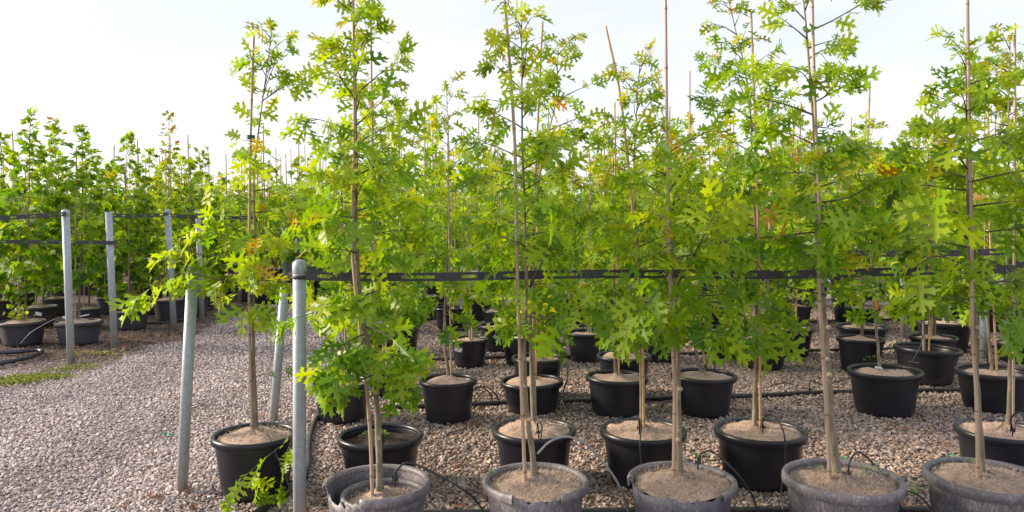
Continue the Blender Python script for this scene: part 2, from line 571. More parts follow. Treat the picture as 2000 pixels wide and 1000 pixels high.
def leaf_variant(half, fold, curl, twist, ripple, seed):
    """Vertices (t, w, z), uv and faces of a leaf: two lobed halves folded along the midrib, and the stalk."""
    r = random.Random(seed)
    L = list(half)
    Rr = [(t + r.uniform(-.012, .012), w * r.uniform(.9, 1.08)) for t, w in half]
    Rr[0], Rr[-1] = L[0], L[-1]
    mids = [.8, .6, .4, .2]
    V, UV = [], []
    def put(t, w):
        z = fold * abs(w) - curl * t * t + twist * w * t + ripple * math.sin(t * 9 + (2 if w > 0 else 0)) * abs(w)
        V.append((t, w, z))
        UV.append((t, w))
        return len(V) - 1
    left = [put(t, w) for t, w in L]
    tip = left[-1]
    mid = [put(t, 0.0) for t in mids]
    right = [put(t, -w) for t, w in Rr[:-1]]
    base = put(0.0, 0.0)
    faces = [tuple(left + mid + [base]), tuple(([base] + mid[::-1] + [tip] + right[::-1]))]
    faces[0] = faces[0][::-1]
    faces[1] = faces[1][::-1]
    a, b = put(-.20, .010), put(-.20, -.010)
    V[a] = (-.20, .010, -.03)
    V[b] = (-.20, -.010, -.03)
    faces.append((a, b, right[0], base, left[0]))
    return np.array(V), np.array(UV), faces

def make_variants(half, n, seed):
    r = random.Random(seed)
    return [leaf_variant(half, r.uniform(.02, .50), r.uniform(-.05, .55), r.uniform(-.45, .45), r.uniform(.0, .28), seed + i) for i in range(n)]

LEAF = {'oak_hi': make_variants(OAK_HI, 12, 1), 'oak_lo': make_variants(OAK_LO, 6, 2), 'oak_far': make_variants(OAK_FAR, 5, 3),
        'maple': make_variants(MAPLE, 6, 4), 'maple_far': make_variants(MAPLE_FAR, 5, 5), 'pear': make_variants(PEAR, 5, 6)}

def leaves_mesh(name, kind, mat, leaves):
    """leaves: list of (origin, dir, normal, size, tint, warm, variant) -> one mesh."""
    vs, uvs, lens, loops, ti, wa = [], [], [], [], [], []
    off = 0
    var = LEAF[kind]
    for (p, d, nrm, s, tint, warm, vi) in leaves:
        V, UV, Fc = var[vi % len(var)]
        y = np.cross(nrm, d)
        R = np.stack([d, y, nrm])
        vs.append(V @ R * s + p)
        uvs.append(UV)
        for f in Fc:
            lens.append(len(f))
            loops.extend(i + off for i in f)
        ti.append(np.full(len(V), tint))
        wa.append(np.full(len(V), warm))
        off += len(V)
    me = bpy.data.meshes.new(name)
    if not vs:
        return me
    vs = np.concatenate(vs)
    me.vertices.add(len(vs))
    me.vertices.foreach_set('co', vs.ravel())
    loops = np.array(loops, np.int32)
    lens = np.array(lens, np.int32)
    me.loops.add(len(loops))
    me.loops.foreach_set('vertex_index', loops)
    me.polygons.add(len(lens))
    st = np.concatenate([[0], np.cumsum(lens)[:-1]]).astype(np.int32)
    me.polygons.foreach_set('loop_start', st)
    me.polygons.foreach_set('use_smooth', np.ones(len(lens), bool))
    me.update(calc_edges=True)
    uvl = me.uv_layers.new(name='UVMap')
    uvl.data.foreach_set('uv', np.concatenate(uvs)[loops].ravel())
    a = me.attributes.new('tint', 'FLOAT', 'POINT')
    a.data.foreach_set('value', np.concatenate(ti))
    a = me.attributes.new('warm', 'FLOAT', 'POINT')
    a.data.foreach_set('value', np.concatenate(wa))
    me.materials.append(mat)
    return me

_single = {}
def single_leaf_mesh(kind, mat, tint, warm, vi):
    tq = min(7, int(tint * 8))
    wq = 0 if warm < .15 else (1 if warm < .6 else 2)
    key = (kind, vi % len(LEAF[kind]), tq, wq)
    if key not in _single:
        e = np.eye(3)
        _single[key] = leaves_mesh('leaf', kind, mat, [(np.zeros(3), e[0], e[2], 1.0, (tq + .5) / 8, (0, .4, .95)[wq], vi)])
    return _single[key]

def unit(v):
    return v / (np.linalg.norm(v) + 1e-9)

UP = np.array((0, 0, 1.0))

class Crown:
    """Grows branches, twigs and leaves round a stem inside a width profile given by height."""
    def __init__(self, stem, prof, rng, spacing=.075, leaf=.125, gap=.055, rise=(5, 45), cluster=4, warm_top=.26, warm=.010, tint=(.25, .75), ry=1.0, top_tint=.30, keep=1.0, droop=1.0):
        # stem: (n,3) from low to high; prof: rows (z, xl, xr) in world x at the stem's depth, low to high
        self.rng, self.branches, self.leaves = rng, [], []
        z = np.array([p[0] for p in prof])
        xl = np.array([p[1] for p in prof])
        xr = np.array([p[2] for p in prof])
        z0, z1 = z[0], z[-1]
        zmin = max(z0 + .05, stem[0][2] + .25)
        ztop = min(z1, stem[-1][2])
        sz = stem[:, 2]
        H = max(.3, z1 - z0)
        h = zmin
        az = rng.uniform(0, 6.28)
        while h < ztop:
            t = (h - z0) / H
            az += 2.39996 + rng.normal(0, .35)
            el = math.radians(rise[0] + (rise[1] - rise[0]) * min(1, max(0, t)) + rng.normal(0, 8))
            b0 = np.array([np.interp(h, sz, stem[:, i]) for i in range(3)])
            ca, sa = math.cos(az), math.sin(az)
            # reach of the profile where the tip will be
            ht = h
            for _ in range(2):
                cl, c_r = np.interp(ht, z, xl), np.interp(ht, z, xr)
                rx = (c_r - b0[0]) if ca > 0 else (b0[0] - cl)
                rd = .5 * (c_r - cl) * ry
                R = math.sqrt((max(rx, .05) * ca) ** 2 + (max(rd, .05) * sa) ** 2) * rng.uniform(.62, 1.0)
                ht = min(z1, h + R * math.tan(el) * .8)
            n = 6
            L = R
            p, d = b0.copy(), np.array((ca * math.cos(el), sa * math.cos(el), math.sin(el)))
            step = L / math.cos(min(el, 1.2)) / (n - 1)
            pts = [p.copy()]
            side = np.array((-sa, ca, 0))
            bend = rng.normal(0, .06)
            for i in range(n - 1):
                d = unit(d + side * bend + UP * rng.normal(-.035 * droop, .07))
                p = p + d * step
                pts.append(p.copy())
            pts = np.array(pts)
            rad = np.linspace(.0032 + .012 * min(L, .6) * .5, .0012, n)
            self.branches.append((pts, rad, b0))
            self.dress(pts, L, leaf, gap, cluster, rng, t)
            # side twigs
            k = int(L / .11)
            for j in range(k):
                u = rng.uniform(.25, .9)
                q = np.array([np.interp(u * (n - 1), range(n), pts[:, i]) for i in range(3)])
                sd = side * (1 if rng.random() < .5 else -1)
                td = unit(d * .8 + sd * rng.uniform(.5, 1.1) + UP * rng.normal(.05, .3))
                tl = min(.30, .45 * L + .03) * rng.uniform(.4, 1.0) * (1.1 - .5 * u)
                tp = np.array([q, q + td * tl * .5 + UP * .005, q + td * tl + UP * rng.normal(-.01, .02)])
                self.branches.append((tp, np.array((.0022, .0016, .0009)), q))
                self.dress(tp, tl, leaf * .95, gap, cluster, rng, t, .15)
            h += spacing * rng.uniform(.6, 1.4) * (1.0 - .35 * t)
        # leader
        top = stem[-1]
        if z1 >= top[2] - .3:
            self.dress(stem[-4:], np.linalg.norm(stem[-1] - stem[-4]), leaf * .85, gap, cluster + 2, rng, 1.0)
        self.leaf_style(tint, warm, warm_top, z0, z1, top_tint, keep)

    def dress(self, pts, L, leaf, gap, cluster, rng, t, start=.22):
        n = len(pts)
        m = max(1, int(L * (1 - start) / gap))
        for i in range(m + cluster):
            u = start + (1 - start) * (i + rng.uniform(0, 1)) / m if i < m else rng.uniform(.93, 1.0)
            u = min(u, 1.0)
            x = u * (n - 1)
            p = np.array([np.interp(x, range(n), pts[:, k]) for k in range(3)])
            i0 = min(n - 2, int(x))
            tg = unit(pts[i0 + 1] - pts[i0])
            sd = unit(np.cross(tg, UP) + rng.normal(0, .01, 3))
            spread = rng.uniform(-1.3, 1.3) if i >= m else (rng.uniform(.5, 1.5) * (1 if i % 2 else -1))
            d = unit(tg * math.cos(spread) + sd * math.sin(spread) + UP * rng.normal(-.10 - .38 * (1 - t), .36))
            s = leaf * min(1.32, max(.4, rng.normal(.82, .20))) * (1.12 - .46 * max(0, t))
            nr = UP * (.55 + .3 * t) + rng.normal(0, .5, 3) + np.array((tg[0], tg[1], 0)) * (.25 + .75 * (1 - t))
            nr = unit(nr - d * np.dot(nr, d))
            self.leaves.append([p + d * s * .2, d, nr, s, 0, 0, int(rng.integers(0, 99))])

    def leaf_style(self, tint, warm, warm_top, z0, z1, top_tint, keep):
        rng = self.rng
        out = []
        for l in self.leaves:
            if rng.random() > keep:
                continue
            t = min(1, max(0, (l[0][2] - z0) / (z1 - z0)))
            l[4] = float(np.clip(rng.uniform(*tint) + rng.normal(0, .19) + top_tint * t, 0, .999))
            pw = warm + warm_top * max(0, (t - .72) / .28)
            q = rng.random()
            l[5] = float(rng.uniform(.40, .85)) if q < pw * .5 else (float(rng.uniform(.15, .5)) if q < pw * 1.6 else 0.0)
            out.append(l)
        self.leaves = out

    def branch_mesh(self, mb, origin, k=5):
        for pts, rad, _ in self.branches:
            mb.tube(pts - origin, rad, k)

# ------------------------------------------------------------------ pots
def pot_meshes(D, h, k=40, torn=None, seed=0, hi=True):
    """Returns (body MB, rim MB). torn = (a0, a1, depth) is the arc (degrees, 270 faces the camera) where the rim is broken away."""
    r = random.Random(seed)
    ro = D / 2
    r1, r0 = ro * .925, ro * .765
    body, rim = MB(), MB()
    angs = np.linspace(0, 2 * math.pi, k, endpoint=False)
    def jag(a):
        if torn is None:
            return 0.0
        a0, a1, dp = torn
        d = math.degrees(a) % 360
        if a0 < d < a1:
            e = min(d - a0, a1 - d)
            return dp * min(1, .45 + e / 25) * (1 + .45 * math.sin(d * .55 + seed) + .45 * r.uniform(-1, 1))
        return 0.0
    jags = [jag(a) for a in angs]
    # outer wall, lip, inner wall with fine rings
    rows = []
    nz_ = 7
    for i in range(nz_ + 1):
        t = i / nz_
        rows.append((t, 0))
    V, Fc = [], []
    for (t, _) in rows:
        for a, j in zip(angs, jags):
            z = t * (h - .012 - j)
            rr = r0 + (r1 - r0) * z / h
            if t < .12:
                rr -= .010 * (1 - t / .12) ** 2 * (1 + .5 * math.cos(12 * a))
            V.append((rr * math.cos(a), rr * math.sin(a), z))
    inner = 10 if hi else 4
    depth = .17 if hi else .12
    for i in range(inner + 1):
        t = i / inner
        for a, j in zip(angs, jags):
            zt = h - .012 - j
            z = zt - t * (depth - min(j, .08))
            rr = r0 + (r1 - r0) * z / h - .005 - (.0016 if (hi and i % 2) else 0)
            V.append((rr * math.cos(a), rr * math.sin(a), z))
    n = len(rows) + inner + 1
    for i in range(n - 1):
        for j in range(k):
            j2 = (j + 1) % k
            Fc.append((i * k + j, i * k + j2, (i + 1) * k + j2, (i + 1) * k + j))
    Fc.append(tuple(range(k))[::-1])
    body.add(V, Fc)
    # rolled rim
    b = .040 * D / .55
    prof = [(r1 - .009, h - .030), (r1 - .010, h - .008), (r1 - .004, h), (r1 + (ro - r1) * .55, h + .004), (ro - .004, h - .001), (ro, h - .010),
            (ro - .001, h - b), (ro - .006, h - b - .002), (ro - .010, h - b + .004), (ro - .009, h - .014), (r1 + .006, h - .010), (r1 + .001, h - .030)]
    m = len(prof)
    if torn is None:
        A = list(angs)
        closed = True
    else:
        a0, a1, _ = torn
        span = 360 - (a1 - a0)
        A = [math.radians(a1 + span * i / (k - 1)) for i in range(k)]
        closed = False
    V, Fc = [], []
    for a in A:
        for (rr, z) in prof:
            V.append((rr * math.cos(a), rr * math.sin(a), z))
    q = len(A)
    for i in range(q if closed else q - 1):
        i2 = (i + 1) % q
        for j in range(m):
            j2 = (j + 1) % m
            Fc.append((i * m + j, i * m + j2, i2 * m + j2, i2 * m + j))
    rim.add(V, [f[::-1] for f in Fc])
    if not closed:   # torn ends: show the hollow fold with short caps
        for i in (0, q - 1):
            o = i * m
            caps = [(o + 0, o + 1, o + 10, o + 11), (o + 1, o + 2, o + 3, o + 10), (o + 3, o + 4, o + 9, o + 10), (o + 4, o + 5, o + 9), (o + 5, o + 6, o + 7, o + 8, o + 9)]
            rim.f.extend(caps)
    return body, rim

def mat_mesh(D, h, drop, seed, k=36, dome=.03, rings=9, front_drop=0.0, rough=.010, shape_r=None, trunk_xy=(0, 0)):
    """The fibre mat / soil surface in a pot."""
    r = np.random.default_rng(seed)
    ro = D / 2
    z0 = h - drop
    ph = r.uniform(0, 6.28, 6)
    R = ro * (.765 + .16 * z0 / h) - .004
    V, Fc = [], []
    for i in range(rings + 1):
        t = i / rings
        for j in range(k):
            a = 2 * math.pi * j / k
            rr = R * t * (1 - (.02 * math.sin(5 * a + ph[0]) + .02) * (t > .9))
            x, y = rr * math.cos(a), rr * math.sin(a)
            z = z0 + dome * (1 - t * t) + .012 * math.sin(x * 18 + ph[1]) * math.cos(y * 16 + ph[2]) + rough * r.normal(0, .5) * (t < .97)
            dd = math.hypot(x - trunk_xy[0], y - trunk_xy[1])
            z += .03 * math.exp(-(dd / .05) ** 2)
            z -= front_drop * max(0, -y / ro)
            V.append((x, y, z))
    for i in range(rings):
        for j in range(k):
            j2 = (j + 1) % k
            Fc.append((i * k + j, i * k + j2, (i + 1) * k + j2, (i + 1) * k + j)[::-1])
    Fc = [f[::-1] for f in Fc]
    mb = MB()
    mb.add(V, Fc)
    return mb

def fibre_mesh(D, h, drop, seed, n=420, dome=.03, front_drop=0.0):
    r = np.random.default_rng(seed)
    R = D / 2 * (.765 + .16 * (h - drop) / h) - .01
    mb = MB()
    for _ in range(n):
        rr, a = R * math.sqrt(r.random()), r.uniform(0, 6.28)
        x, y = rr * math.cos(a), rr * math.sin(a)
        t = rr / R
        z = h - drop + dome * (1 - t * t) - front_drop * max(0, -y / (D / 2)) + .004
        b = r.uniform(0, 6.28)
        L = r.uniform(.012, .045)
        d = np.array((math.cos(b), math.sin(b), r.uniform(-.1, .6)))
        s = np.array((-math.sin(b), math.cos(b), 0)) * r.uniform(.0006, .0016)
        p = np.array((x, y, z))
        q = p + d * L * .5 + UP * .006
        mb.add([p - s, p + s, q + s, q - s, p + d * L], [(0, 1, 2, 3), (3, 2, 4)])
    return mb

# ------------------------------------------------------------------ potted trees built one by one
LEAF_PARTS = {1: 300, 2: 300, 3: 210, 4: 110}

def path_px(pts, Y, dy=0.0):
    return np.array([at(px, py, Y) + np.array((0, dy, 0)) for px, py in pts])

def add_tie(root, origin, p, axis_r, mat, name='tie'):
    mb = MB()
    ang = np.linspace(0, 2 * math.pi, 10, endpoint=False)
    for_r = [(axis_r[0], axis_r[1])]
    V, Fc = [], []
    for z in (-.012, .012):
        for a in ang:
            V.append((p[0] - origin[0] + axis_r[0] * math.cos(a), p[1] - origin[1] + axis_r[1] * math.sin(a), p[2] - origin[2] + z))
    for j in range(10):
        j2 = (j + 1) % 10
        Fc.append((j, j2, 10 + j2, 10 + j))
    mb.add(V, Fc)
    mb.build(name, mat, root)

def potted_oak(label, cx, w, ry, by, level, trunk, stakes, prof, group='potted oaks in the rows right of the lane', pot_mat='pot', D_h=None, torn=None,
               drop=.035, dome=.028, front_drop=0.0, leaf=.145, spacing=.075, gap=.044, seed=0, ties=(), tilt=None, soil='coir', inner_pot=False, cuts=(), kind=None,
               species='oak', extra=None, trunk_r=None, **crown_kw):
    rng = np.random.default_rng(1000 + seed)
    g = ground(cx, by)
    Y = g[1]
    D = w * Y / F * math.cos(PITCH)
    h = at(cx, ry, Y)[2]
    origin = g
    root = empty('potted_' + species, g, label, 'potted tree', group)
    lm = M[{'oak': 'oak_leaf', 'maple': 'maple_leaf', 'pear': 'pear_leaf'}[species]]
    hi = level <= 2
    body, rim = pot_meshes(D, h, 72 if torn else (44 if hi else 28), torn, seed, hi)
    pm = M[pot_mat]
    pot = body.build('pot', pm, root)
    rm = rim.build('rim', pm, pot)
    if torn:
        rm['label'] = 'rim with a broken front section'
    for o in (pot,):
        o.rotation_euler = (0, 0, 0)
    if tilt:
        pot.rotation_euler = (math.radians(tilt[0]), math.radians(tilt[1]), 0)
    tb = at(*trunk[-1], Y) - g
    txy = (tb[0], tb[1])
    if inner_pot:
        b2, r2 = pot_meshes(D * .80, h - .055, 60, (238, 287, .014), seed + 5, True)
        ip = b2.build('inner_pot', pm, pot, loc=(.035, -.012, 0))
        r2.build('rim', pm, pot, loc=(.035, -.012, 0))
        mm = mat_mesh(D * .80, h - .055, drop, seed, dome=dome, front_drop=front_drop, trunk_xy=(txy[0] - .035, txy[1] + .012))
        s_o = mm.build('coir_mat', M['coir'], root, loc=(.035, -.012, 0))
        fb = fibre_mesh(D * .8, h - .055, drop, seed, 360, dome, front_drop).build('coir_fibre', M['fibre'], root, loc=(.035, -.012, 0))
        fb['kind'] = 'stuff'
    else:
        mm = mat_mesh(D, h, drop, seed, 40 if hi else 24, dome, 10 if hi else 5, front_drop, trunk_xy=txy)
        s_o = mm.build('coir_mat' if soil == 'coir' else 'potting_soil', M[soil], root)
        if hi and soil == 'coir':
            fb = fibre_mesh(D, h, drop, seed, 900 if level == 1 else 450, dome, front_drop).build('coir_fibre', M['fibre'], root)
            fb['kind'] = 'stuff'
    # stem
    tp = path_px(trunk, Y)
    tp = tp[::-1]                                    # low to high
    tp[0][2] = h - drop - .05
    fine = spline(tp, 34)
    m = len(fine)
    wob = np.cumsum(rng.normal(0, .0022, (m, 3)), axis=0)
    wob[:, 2] = 0
    fine = fine + wob - wob[0]
    r_b = trunk_r or (.0175 if level <= 2 else .016)
    hz = (fine[:, 2] - fine[0][2]) / (fine[-1][2] - fine[0][2])
    rad = r_b * (1 - .88 * hz ** .8) + .006 * np.exp(-hz * 22)
    rad = rad * (1 + .10 * rng.normal(0, .6, m) * (hz < .7))
    mb = MB()
    mb.tube(fine - origin, np.maximum(rad, .003), 10 if hi else 7)
    # crown
    P = sorted([(at(0, y, Y)[2], at(xl, y, Y)[0], at(xr, y, Y)[0]) for y, xl, xr in prof])
    kw = dict(rise=(2, 48))
    kw.update(crown_kw)
    kd = kind or ('oak_hi' if hi else 'oak_lo')
    c = Crown(fine, P, rng, spacing=spacing, leaf=leaf, gap=gap, **kw)
    if extra:
        extra(c, Y, rng, leaf)
    if level >= 3:
        c.branch_mesh(mb, origin, 4)
        mb.build('trunk', M['bark' if species == 'oak' else 'maple_bark'], root)
    else:
        tr = mb.build('trunk', M['bark'], root)
        for pts, rd, _ in c.branches:
            if len(pts) > 3:
                b = MB()
                b.tube(pts - origin, rd, 6)
                b.build('branch', M['dark_bark'], tr)
        b = MB()
        for pts, rd, _ in c.branches:
            if len(pts) <= 3:
                b.tube(pts - origin, rd, 4)
        if b.v:
            o = b.build('twig', M['dark_bark'], tr)
            o['kind'] = 'stuff'
    for (px, py) in cuts:                            # pruned stubs on the stem
        i = int(np.argmin(abs(fine[:, 2] - at(px, py, Y)[2])))
        p = fine[i] - origin
        dv = unit(np.array((rng.uniform(-.7, .9), -1, .25)))
        b = MB()
        b.tube([p + dv * rad[i] * .6, p + dv * (rad[i] + .010)], [.0125, .0115], 8)
        b.build('pruning_stub', M['cut_wood'], root)
    # bamboo
    sr = .0098 if level <= 2 else .0098
    for si, (spts, smat, dy) in enumerate(stakes):
        if level == 1:
            spts = [(px - (9 if py > 450 else 4), py) for px, py in spts]
        sp_ = path_px(spts, Y, dy)[::-1]
        sp_[0][2] = h - drop - .06
        sp_ = spline(sp_, 30)
        n = len(sp_)
        al = np.concatenate([[0], np.cumsum(np.linalg.norm(np.diff(sp_, axis=0), axis=1))])
        # dense resample so the nodes show as swellings
        q = np.linspace(0, al[-1], 90)
        sp2 = np.stack([np.interp(q, al, sp_[:, i]) for i in range(3)], 1)
        ring = np.exp(-(((q / .29) % 1 - .5) / .035) ** 2)
        b = MB()
        b.tube(sp2 - origin, sr * (1 - .25 * q / q[-1]) * (1 + .16 * ring), 9 if hi else 6)
        b.build('bamboo_stake', M[smat], root)
    for (px, py, mat) in ties:
        add_tie(root, origin, at(px, py, Y), (.026, .030), M[mat])
    if level == 1:          # foliage is trimmed away from the support strap
        def clear(l):
            q = l[0] + l[1] * l[3] * .5          # and from the cap of the front post
            cap_p = at(585, 530, 4.13)
            if abs(q[0] - cap_p[0] * q[1] / 4.13) < .14 and abs(q[2] - cap_p[2]) < .13:
                return False
            dz = l[0][2] + l[1][2] * l[3] * .5 - (at(0, 534, 4.1)[2])
            return abs(dz) > .075 or l[0][1] > 4.15 or rng.random() < .22
        c.leaves = [l for l in c.leaves if clear(l)]
    # leaves: the ones that show largest are parts, the rest one part
    lv = c.leaves
    camp = np.array((0, 0, CAMH))
    sc = []
    for l in lv:
        v = l[0] - camp
        d2 = v @ v
        fac = abs(np.dot(l[2], v)) / math.sqrt(d2)
        off = abs(v[0] / v[1]) > .70 or v[2] / v[1] > .31
        sc.append((l[3] ** 2) * (.15 + fac) / d2 * (1 if not off else .01) * (1.6 if l[0][1] < Y else 1.0))
    order = np.argsort(sc)[::-1]
    nparts = min(LEAF_PARTS[level], len(lv))
    for i in order[:nparts]:
        p, d, nr, s, ti, wa, vi = lv[i]
        o = bpy.data.objects.new('leaf', single_leaf_mesh(kd, lm, ti, wa, vi))
        y = np.cross(nr, d)
        q = p - origin
        o.matrix_basis = Matrix(((d[0] * s, y[0] * s, nr[0] * s, q[0]), (d[1] * s, y[1] * s, nr[1] * s, q[1]), (d[2] * s, y[2] * s, nr[2] * s, q[2]), (0, 0, 0, 1)))
        o.parent = root
        COL.objects.link(o)
    rest = [(lv[i][0] - origin, *lv[i][1:]) for i in order[nparts:]]
    if rest:
        fo = link('foliage', leaves_mesh('foliage', kd, lm, rest), root)
        fo['kind'] = 'stuff'
    return root, g, Y, D, h

# ------------------------------------------------------------------ the ground
def build_ground():
    mb = MB()
    n = 60
    xs = np.concatenate([np.linspace(-400, -14, 6), np.linspace(-12, 14, 70), np.linspace(16, 400, 6)])
    ys = np.concatenate([np.linspace(-60, 0, 5), np.linspace(1, 16, 60), np.linspace(18, 800, 12)])
    V = []
    for y in ys:
        for x in xs:
            z = 0.0
            if -13 < x < 14 and 1 < y < 16:
                z = .008 * math.sin(x * 2.1 + 1) * math.cos(y * 1.7)
            V.append((x, y, z - .012))
    k = len(xs)
    Fc = [(j * k + i, j * k + i + 1, (j + 1) * k + i + 1, (j + 1) * k + i) for j in range(len(ys) - 1) for i in range(k - 1)]
    mb.add(V, Fc)
    o = mb.build('ground', M['ground'])
    o['kind'] = 'structure'
build_ground()

def pebble_variants(n=14):
    from mathutils import noise as _n
    import bmesh
    col = bpy.data.collections.new('pebble_shapes')
    for i in range(n):
        r = random.Random(300 + i)
        bm = bmesh.new()
        sx, sy, sz = r.uniform(.8, 1.25), r.uniform(.65, .95), r.uniform(.42, .7)
        for _ in range(13):
            v = Vector((r.gauss(0, 1), r.gauss(0, 1), r.gauss(0, 1))).normalized()
            v *= r.uniform(.85, 1.05)
            bm.verts.new((v.x * sx * .5, v.y * sy * .5, v.z * sz * .5))
        bmesh.ops.convex_hull(bm, input=bm.verts)
        for v in [v for v in bm.verts if not v.link_faces]:
            bm.verts.remove(v)
        me = bpy.data.meshes.new('pebble')
        bm.to_mesh(me)
        bm.free()
        me.materials.append(M['pebble'])
        o = bpy.data.objects.new('pebble', me)
        col.objects.link(o)
    return col

def build_gravel():
    col = pebble_variants()
    pts, sz = [], []
    def band(y0, y1, cell, smin, smax):
        for y in np.arange(y0, y1, cell):
            half = .70 * y + 1.2
            xs = np.arange(-half, half, cell)
            jx = xs + RNG.uniform(-.5, .5, len(xs)) * cell
            jy = y + RNG.uniform(-.5, .5, len(xs)) * cell
            s = RNG.uniform(smin, smax, len(xs)) * RNG.choice([.7, 1, 1, 1.25], len(xs))
            s = np.where(jx < -1.7, s * .84, s)
            keep = np.ones(len(xs), bool)
            bed = (jx < LANE_L - .15 + .25 * np.sin(jy * 2.3)) & (jy > 8.6)
            keep &= ~bed | (RNG.random(len(xs)) < .30)
            z = .008 * np.sin(jx * 2.1 + 1) * np.cos(jy * 1.7) - .012 + s * RNG.uniform(.05, .38, len(xs))
            pts.append(np.stack([jx, jy, z], 1)[keep])
            sz.append(s[keep])
    band(2.9, 6.0, .0235, .026, .044)
    band(6.0, 9.5, .029, .028, .044)
    band(9.5, 15, .042, .032, .050)
    P, s = np.concatenate(pts), np.concatenate(sz)
    n = len(P)
    me = bpy.data.meshes.new('gravel')
    me.vertices.add(n)
    me.vertices.foreach_set('co', P.ravel())
    a = me.attributes.new('rot', 'FLOAT_VECTOR', 'POINT')
    rot = np.stack([RNG.normal(0, .45, n), RNG.normal(0, .45, n), RNG.uniform(0, 6.28, n)], 1)
    a.data.foreach_set('vector', rot.ravel())
    a = me.attributes.new('scl', 'FLOAT', 'POINT')
    a.data.foreach_set('value', s)
    a = me.attributes.new('pick', 'INT', 'POINT')
    a.data.foreach_set('value', RNG.integers(0, 14, n).astype(np.int32))
    me.update()
    o = link('gravel', me)
    o['kind'] = 'stuff'
    o['label'] = 'crushed grey and tan stone gravel covering the lane and the beds'
    ng = bpy.data.node_groups.new('scatter_gravel', 'GeometryNodeTree')
    ng.interface.new_socket('Geometry', in_out='INPUT', socket_type='NodeSocketGeometry')
    ng.interface.new_socket('Geometry', in_out='OUTPUT', socket_type='NodeSocketGeometry')
    gi, go = ng.nodes.new('NodeGroupInput'), ng.nodes.new('NodeGroupOutput')
    ci = ng.nodes.new('GeometryNodeCollectionInfo')
    ci.inputs['Collection'].default_value = col
    ci.inputs['Separate Children'].default_value = True
    ci.inputs['Reset Children'].default_value = True
    ip = ng.nodes.new('GeometryNodeInstanceOnPoints')
    def attr(name, typ):
        q = ng.nodes.new('GeometryNodeInputNamedAttribute')
        q.data_type = typ
        q.inputs[0].default_value = name
        return [x for x in q.outputs if x.enabled and x.name == 'Attribute'][0]
    L = ng.links
    L.new(gi.outputs[0], ip.inputs['Points'])
    L.new(ci.outputs[0], ip.inputs['Instance'])
    ip.inputs['Pick Instance'].default_value = True
    L.new(attr('pick', 'INT'), ip.inputs['Instance Index'])
    er = ng.nodes.new('FunctionNodeEulerToRotation')
    L.new(attr('rot', 'FLOAT_VECTOR'), er.inputs[0])
    L.new(er.outputs[0], ip.inputs['Rotation'])
    L.new(attr('scl', 'FLOAT'), ip.inputs['Scale'])
    L.new(ip.outputs[0], go.inputs[0])
    md = o.modifiers.new('scatter', 'NODES')
    md.node_group = ng
    return n
NPEB = build_gravel()

# ------------------------------------------------------------------ posts
POST_GROUP = {'r': 'galvanised posts of the right beds', 'l': 'galvanised posts along the left edge of the lane'}
def post(label, top, base, r, group, cap=True, strap_at=None):
    b = ground(*base)
    Y = b[1]
    t = at(top[0], top[1], Y)
    root = empty('steel_post', b, label, 'post', group)
    d = t - b
    mb = MB()
    mb.tube([np.array((0, 0, -.05)) - d * 0, d * .5, d], r, 20)
    mb.build('post_tube', M['steel'], root)
    if cap:
        c = MB()
        u = unit(d)
        L = np.linalg.norm(d)
        c.tube([u * (L - .055), u * (L - .052), u * (L - .02), u * (L + .004), u * (L + .016), u * (L + .02)],
               [r * 1.04, r * 1.09, r * 1.09, r * 1.0, r * .6, r * .15], 20)
        c.build('post_cap', M['steel'], root)
    if strap_at:
        p = at(*strap_at, Y) - b
        c = MB()
        u = unit(d)
        c.tube([p - u * .010, p + u * .010], r * 1.06, 20)
        c.build('strap_band', M['strap'], root)
    return root, Y

post('thick galvanised post with domed cap and black strap at the front of the right bed', (585, 514), (585, 1058), .0345, POST_GROUP['r'], strap_at=(585, 541))
post('galvanised post leaning in the gravel lane beside the leftmost right-bed pot', (377, 520), (354, 958), .0345, POST_GROUP['r'], cap=False)
post('pale leaning post between the leftmost potted oak and the thick capped post', (556, 560), (533, 822), .036, POST_GROUP['r'], cap=False)
post('capped post behind the left charcoal pots and nearest the mossy edge', (128, 412), (139, 706), .043, POST_GROUP['l'], strap_at=(128, 419))
post('second post along the left lane edge, just right of the charcoal pot with white tags', (212, 414), (224, 679), .043, POST_GROUP['l'], cap=False)
post('third post along the left lane edge with a domed cap', (327, 411), (340, 643), .045, POST_GROUP['l'], strap_at=(327, 418))
post('farthest of the four posts along the left lane edge', (386, 412), (395, 625), .042, POST_GROUP['l'], strap_at=(386, 419))
for (tx, ty, bx, by_, r_, lab) in ((556, 424, 557, 590, .045, 'distant pale post showing above the capped post'), (1710, 520, 1712, 612, .045, 'left of two grey posts behind the oak with the orange tag'),
                            (1764, 520, 1765, 658, .045, 'right of two grey posts behind the oak with the orange tag'), (1922, 560, 1922, 700, .048, 'grey post standing behind the pruned crooked oak trunk at the right'),
                            (581, 424, 583, 585, .045, 'distant post right of the other distant pale post'), (470, 500, 468, 590, .040, 'thin far post behind the leftmost potted oak')):
    post(lab, (tx, ty), (bx, by_), r_, POST_GROUP['r'], cap=False)

